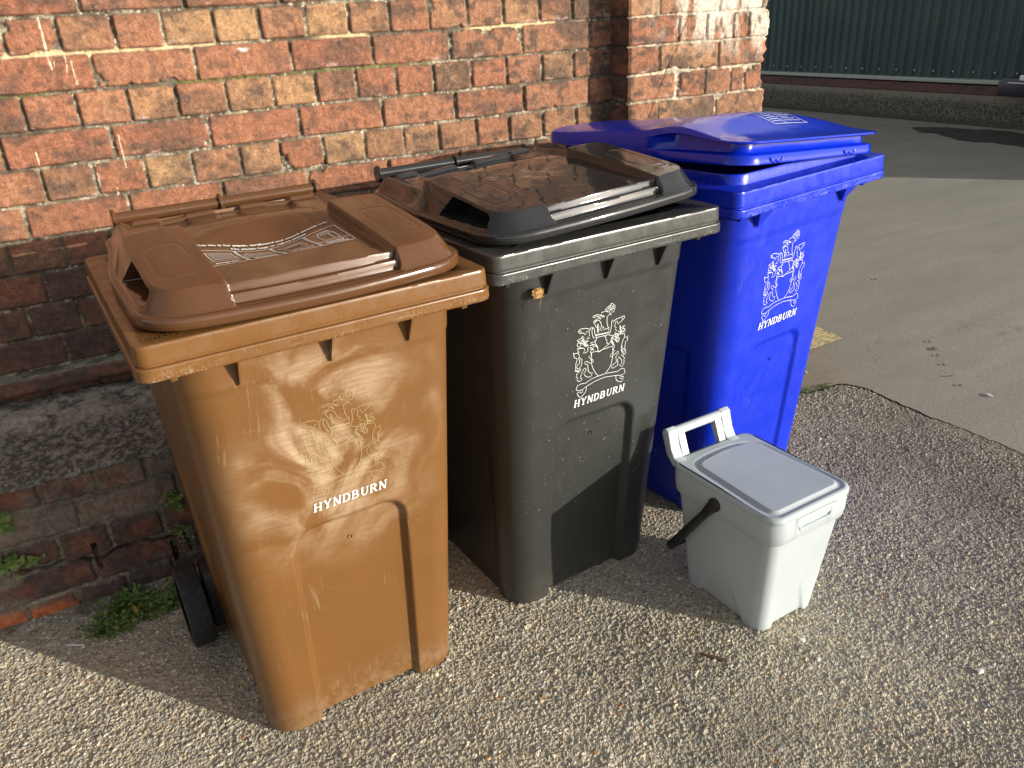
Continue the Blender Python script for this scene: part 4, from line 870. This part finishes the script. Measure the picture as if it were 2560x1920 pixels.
# dead leaf caught under the rim of the black bin
o_, body, rim, ld, T = BINS['black']
rg2 = np.random.RandomState(3); nu, nv = 22, 18; uu, vv = np.meshgrid(np.linspace(-1, 1, nu), np.linspace(-1, 1, nv))
q = np.hypot(uu, vv * .95); sc = np.minimum(1, (1 - .12 * np.sin(9 * np.arctan2(vv, uu))) / np.maximum(q, .001)) ; uu2 = uu * np.where(q > .8, sc * .86, 1); vv2 = vv * np.where(q > .8, sc * .86, 1)
X_ = uu2 * .017; Z_ = vv2 * .0125; Y_ = -(fbm(uu * 5, vv * 5, 990) - .3) * .012 - .004 + .004 * np.abs(uu)
lf = link('dead_leaf', np_mesh('dead_leaf', np.stack([X_, Y_, Z_], -1).reshape(-1, 3), grid_faces(nv, nu)), None)

# ------------------------------------------------------------------ green corrugated shed across the road
def shx(y): return 8.60 - .04 * y
SY0, SY1 = -1.75, 16.0
gm = mat('green_coated_steel', .45, (.020, .050, .042)); t = NT(gm)
t.l(t.mix(t.ramp(t.noise(2, 4), .3, .7), (.014, .040, .040), (.024, .062, .058)), t.b.inputs['Base Color'])
kerb_m = mat('rough_old_concrete', .95); t = NT(kerb_m)
kc = t.mix(t.ramp(t.noise(60, 5, .7), .4, .62), (.030, .029, .025), (.19, .175, .14)); zz = t.sep()[2]
kc = t.mix(t.ramp(t.math('ADD', zz, t.math('MULTIPLY', t.noise(20, 4), .12)), .24, .38, 0, .8), kc, (.30, .27, .21)); kc = t.mix(t.ramp(zz, .02, .09, .6, 0), kc, (.05, .055, .03))
t.l(kc, t.b.inputs['Base Color']); t.l(t.bump(t.noise(55, 5, .7), .9, .02), t.b.inputs['Normal'])
red_m = mat('painted_red_ledge', .75); t = NT(red_m); t.l(t.mix(t.ramp(t.noise(6, 5, .65), .5, .66), (.105, .045, .036), (.04, .03, .028)), t.b.inputs['Base Color'])
fl_m = mat('pale_flashing', .45, (.33, .36, .32))
shed = empty('shed', (shx(2), 2, 0)); tag(shed, 'long dark green corrugated metal shed in shade across the road', 'shed')
def sobj(o): o.parent = shed; o.location = (-shx(2), -2, 0); return o
ys = np.arange(SY0, SY1, .0095); ph = (ys / .114) % 1; prof = .5 + .5 * np.tanh(3.2 * np.cos(ph * 2 * np.pi)) / np.tanh(3.2)
V = np.concatenate([np.stack([shx(ys) - .034 + .020 * (1 - prof), ys, np.full(len(ys), zz_)], -1) for zz_ in (.447, 1.7, 3.6)])
sobj(link('cladding', np_mesh('cladding', V, grid_faces(3, len(ys), flip=True), sharp=50), gm))
def slab(name, prof, mt, bev=0, y0=SY0, y1=SY1):
    V = [(shx(y) + p[0], y, p[1]) for y in (y0, y1) for p in prof]; n = len(prof)
    b = MB(); b.add(V, [tuple(range(n)), tuple(range(n, 2 * n))] + [(i, (i + 1) % n, n + (i + 1) % n, n + i) for i in range(n)]); return sobj(b.build(name, mt, smooth=True, sharp=30, bevel=bev))
slab('flashing', [(-.060, .405), (-.060, .442), (-.012, .450), (-.004, .405)], fl_m, .003)
slab('ledge', [(-.150, .312), (-.150, .332), (-.050, .390), (.05, .390), (.05, .312)], red_m, .004)
slab('concrete_base', [(-.135, -.05), (-.135, .309), (.05, .309), (.05, -.05)], kerb_m, .012)
for k in range(int((SY1 - SY0) / .8)):
    pass
b = MB(); b.box((shx(SY0) + .06, SY0, 0), (shx(SY0) + 9, SY1, 3.58)); sobj(b.build('shed_walls', gm, smooth=False))
for y in (5.63, 4.715, 3.805, 2.9):
    b = MB(); b.box((shx(y) - .0375, y - .004, .449), (shx(y) - .033, y + .004, 3.5)); sobj(b.build('sheet_seam', mat('seam_shadow', .5, (.006, .012, .011)) if 'seam_shadow' not in bpy.data.materials else bpy.data.materials['seam_shadow'], smooth=False))
scm = mat('screw_cap', .4, (.30, .34, .33)); scr = None
for k in range(22):
    y = 3.141 - .228 * 3 + k * .228
    if scr is None:
        b = MB(); b.lathe([(-.012, .0001), (-.011, .007), (-.006, .010), (0, .012)], 'x', n=14); scr = b.build('screw', scm, shed); o = scr
    else: o = scr.copy(); COL.objects.link(o); o.parent = shed
    o.location = (shx(y) - .034 - shx(2), y - 2, .514)
# box resting on the ledge
bx = empty('storage_box', (8.30, 2.70, .33)); tag(bx, 'dark navy box with white trim on the ledge at the foot of the green shed', 'box')
nm = mat('navy_plastic', .35, (.012, .015, .030))
b = MB(); b.prism([(-.20, 0), (.20, 0), (.22, .03), (.22, .13), (.17, .17), (-.19, .17), (-.22, .13), (-.22, .03)], 0, -.12, .10); b.build('box_body', nm, bx, bevel=.01)
b = MB(); b.box((-.129, -.18, .122), (-.121, .12, .130)); b.build('trim', fl_m if False else M['print'], bx, bevel=.002)
b = MB(); b.box((-.134, -.19, .150), (-.100, .01, .20)); b.build('white_label', M['print'], bx, bevel=.012)  # white block for the box's label

# ------------------------------------------------------------------ plants
lm = mat('leaf_green', .55); t = NT(lm); t.l(t.mix(t.ramp(t.noise(25, 4), .3, .7), (.07, .13, .03), (.17, .24, .06)), t.b.inputs['Base Color'])
lm2 = mat('clover_green', .55); t = NT(lm2); t.l(t.mix(t.ramp(t.noise(40, 3), .3, .7), (.06, .12, .02), (.15, .21, .04)), t.b.inputs['Base Color'])
ly = mat('yellowed_leaf', .6, (.42, .30, .07)); lb = mat('dead_leaf', .7); t = NT(lb); t.l(t.mix(t.ramp(t.noise(220, 4, .7), .35, .65), (.16, .07, .02), (.50, .29, .09)), t.b.inputs['Base Color']); t.l(t.bump(t.noise(180, 4, .7), .8, .004), t.b.inputs['Normal'])
rg = np.random.RandomState(7)
def blade(b, base, ang, L, wd, arch, teeth=0, lift=.4, n=9, roll=0):
    d = Vector((math.cos(ang), math.sin(ang), 0)); s = Vector((-d.y, d.x, 0)); V = []
    for i in range(n):
        t = i / (n - 1); p = Vector(base) + d * (L * t) + Vector((0, 0, L * (lift * t - arch * t * t)))
        p.z = max(p.z, .004 + .002 * (i % 2)); ww = wd * math.sin(math.pi * min(1, t * .92 + .08)) ** .8
        if teeth: ww *= (1.0 if i % 2 else .42)
        tw = Vector((0, 0, ww * .25)); V += [p - s * ww + tw, p + Vector((0, 0, -ww * .1)), p + s * ww + tw]
    b.add(V, [(i * 3 + k, i * 3 + k + 1, i * 3 + 4 + k, i * 3 + 3 + k) for i in range(n - 1) for k in (0, 1)])
def tuft(name, loc, label, mats, n, L, wd, spread, cat='weed', seed=1, teeth=1, half=None):
    rg = np.random.RandomState(seed); o = empty(name, loc)
    bs = [MB() for _ in mats]
    for i in range(n):
        a = rg.uniform(0, 2 * math.pi) if half is None else rg.uniform(*half); r0 = rg.uniform(0, spread)
        a0 = rg.uniform(0, 2 * math.pi); base = (r0 * math.cos(a0) * 1.6, r0 * math.sin(a0) * .7, .004)
        blade(bs[0 if rg.rand() < .8 or len(mats) == 1 else rg.randint(1, len(mats))], base, a, L * rg.uniform(.45, 1), wd * rg.uniform(.6, 1.2), rg.uniform(.3, .8), teeth, rg.uniform(.15, .85), n=11 if teeth else 6)
    if teeth:
        for i in range(n):
            a = rg.uniform(0, 6.283); q = spread * rg.uniform(.2, 2.0); c = Vector((q * math.cos(a) * 1.3, q * math.sin(a) * .7, rg.uniform(.004, .03))); r = rg.uniform(.0025, .006); t1, t2 = rg.uniform(-.7, .7, 2)
            bs[1].add([c + Vector((r * math.cos(x), r * math.sin(x), r * (t1 * math.cos(x) + t2 * math.sin(x)))) for x in np.linspace(0, 6.283, 8)[:-1]], [tuple(range(7))])
    for b, mt in zip(bs, mats):
        if b.v: b.build('leaves' if mt is not ly else 'yellowed_leaves', mt, o, sharp=80)
    return tag(o, label, cat)
tuft('dandelion', (-.165, -.385, 0), 'sprawling green dandelion clump growing where the plinth meets the pavement', [lm, lm2, ly], 100, .080, .0065, .045, seed=3)
tuft('dandelion', (-.215, -.455, 0), 'small dark weed in the pavement in front of the dandelion clump', [lm, lm2], 80, .05, .0065, .035, seed=5)
tuft('dandelion', (-.095, -.43, 0), 'low weed beside the wheel of the brown bin', [lm, lm2], 80, .05, .0065, .045, seed=6)
def sprig(name, loc, label, n, seed, mt, rx, rz, size=.006, gp=None):
    """creeping plant of small round leaves on a vertical face"""
    rg = np.random.RandomState(seed); b = MB()
    for i in range(n):
        u, v = rg.normal(0, rx), rg.normal(0, rz); r = size * rg.uniform(.5, 1.2); y = -rg.uniform(.004, .016); tx, tz = rg.uniform(-.6, .6, 2)
        V = [(u, y, v)] + [(u + r * math.cos(a), y + r * (tx * math.cos(a) + tz * math.sin(a)) - .001, v + r * math.sin(a)) for a in np.linspace(0, 2 * math.pi, 8)[:-1]]
        b.add(V, [(0, k, k % 7 + 1) for k in range(1, 8)])
    o = b.build(name, mt, smooth=False); o.location = loc; tag(o, label, 'plant', gp); return o
sprig('creeping_plant', (-.385, -PY - .004, .185), 'creeping bright green plant in a low joint at the left end of the plinth', 90, 11, lm2, .028, .010)
sprig('creeping_plant', (-.375, -PY - .004, .305), 'tiny green sprig just under the concrete cap at the left edge', 40, 12, lm2, .009, .018)
sprig('creeping_plant', (-.005, -PY - .004, .235), 'small trailing plant on the plinth behind the brown bin', 70, 13, lm2, .010, .022, .0045)
sprig('creeping_plant', (-.012, -PY - .004, .135), 'lower trailing plant on the plinth behind the brown bin', 50, 14, lm2, .010, .020, .0045)
tuft('grass_tuft', (2.16, -.415, -.003), 'short tuft of grass at the corner of the gravel apron beside the blue bin', [lm2], 90, .020, .0016, .045, 'grass', 21, 0)
tuft('grass_tuft', (2.255, -.425, -.003), 'smaller moss and grass tuft along the apron edge towards the road', [lm2], 60, .016, .0016, .03, 'grass', 22, 0)

# ------------------------------------------------------------------ litter
def flat_bit(name, loc, rz, pts, h, mt, label, cat, gp=None):
    b = MB(); b.prism(pts, 2, 0, h); o = b.build(name, mt, smooth=False); o.location = loc; o.rotation_euler = (.06, .05, rz); return tag(o, label, cat, gp)
wm = mat('white_scrap', .8, (.72, .72, .68))
flat_bit('paper_strip', (-.30, -.478, .009), R(-28), [(-.022, -.0016), (-.005, -.0024), (.022, -.0014), (.021, .002), (.004, .0018), (-.020, .002)], .0012, wm, 'thin white strip on the pavement in front of the weeds', 'litter')
bt = mat('brown_twig', .8, (.085, .05, .03))
flat_bit('dry_twig', (.975, -1.29, .009), R(-50), [(-.030, -.001), (-.01, -.003), (.02, -.005), (.030, -.002), (.026, .003), (.0, .003), (-.02, .001)], .004, bt, 'dark dry twig lying on the gravel below the black bin', 'twig')
for x, y, r, lb_ in ((1.183, -1.351, .0075, 'larger white chip in front of the grey caddy'), (1.169, -1.412, .006, 'white chip nearest the bottom edge in front of the grey caddy'), (1.433, -1.611, .008, 'white chip in the bottom right corner of the pavement')):
    b = MB(); rr = np.random.RandomState(int(x * 1000)); P = [(r * rr.uniform(.6, 1.1) * math.cos(a), r * rr.uniform(.5, .9) * math.sin(a)) for a in np.linspace(0, 2 * math.pi, 8)[:-1]]
    b.prism(P, 2, 0, .0065); o = b.build('white_stone', wm, bevel=.001); o.location = (x, y, .004); tag(o, lb_, 'stone', 'white chips on the pavement')
flat_bit('cigarette_end', (2.292, -.30, .0), R(40), [(-.012, -.003), (.012, -.003), (.012, .003), (-.012, .003)], .005, mat('filter_paper', .8, (.55, .43, .28)), 'pale cigarette end on the road beyond the apron corner', 'litter')
flat_bit('white_scrap', (2.668, -.80, .002), R(70), [(-.016, -.003), (.006, -.005), (.016, 0), (.002, .005), (-.012, .004)], .003, wm, 'white scrap on the road near the right edge', 'litter')
flat_bit('dry_twig', (2.70, -.62, .002), R(-20), [(-.014, -.001), (.012, -.002), (.014, .001), (-.010, .002)], .003, bt, 'short twig on the road beside the oil drips', 'twig')
# the dead leaf's material and place (it hangs from the black bin's rim, a thing of its own)
lf.data.materials.append(lb)
bm_ = Matrix.Translation(Vector((.8942, -1.0288, 0))) @ Matrix.Rotation(.0848, 4, 'Z')
p = bm_ @ Vector((-.178, .028, .842)); lf.location = p; lf.rotation_euler = (R(-8), R(4), .0848)
tag(lf, 'crumpled golden brown dead leaf caught under the rim of the black bin', 'leaf')
b = MB(); b.tube([(.001, -.012, -.009), (-.001, -.009, -.019), (.0005, -.006, -.028)], .0006, 6); b.build('stalk', lb, lf)

# ------------------------------------------------------------------ render settings
S.render.engine = 'CYCLES'; S.cycles.max_bounces = 8; S.cycles.diffuse_bounces = 4; S.cycles.glossy_bounces = 4
S.render.resolution_x = 1024; S.render.resolution_y = 768
S.cycles.sample_clamp_indirect = 6
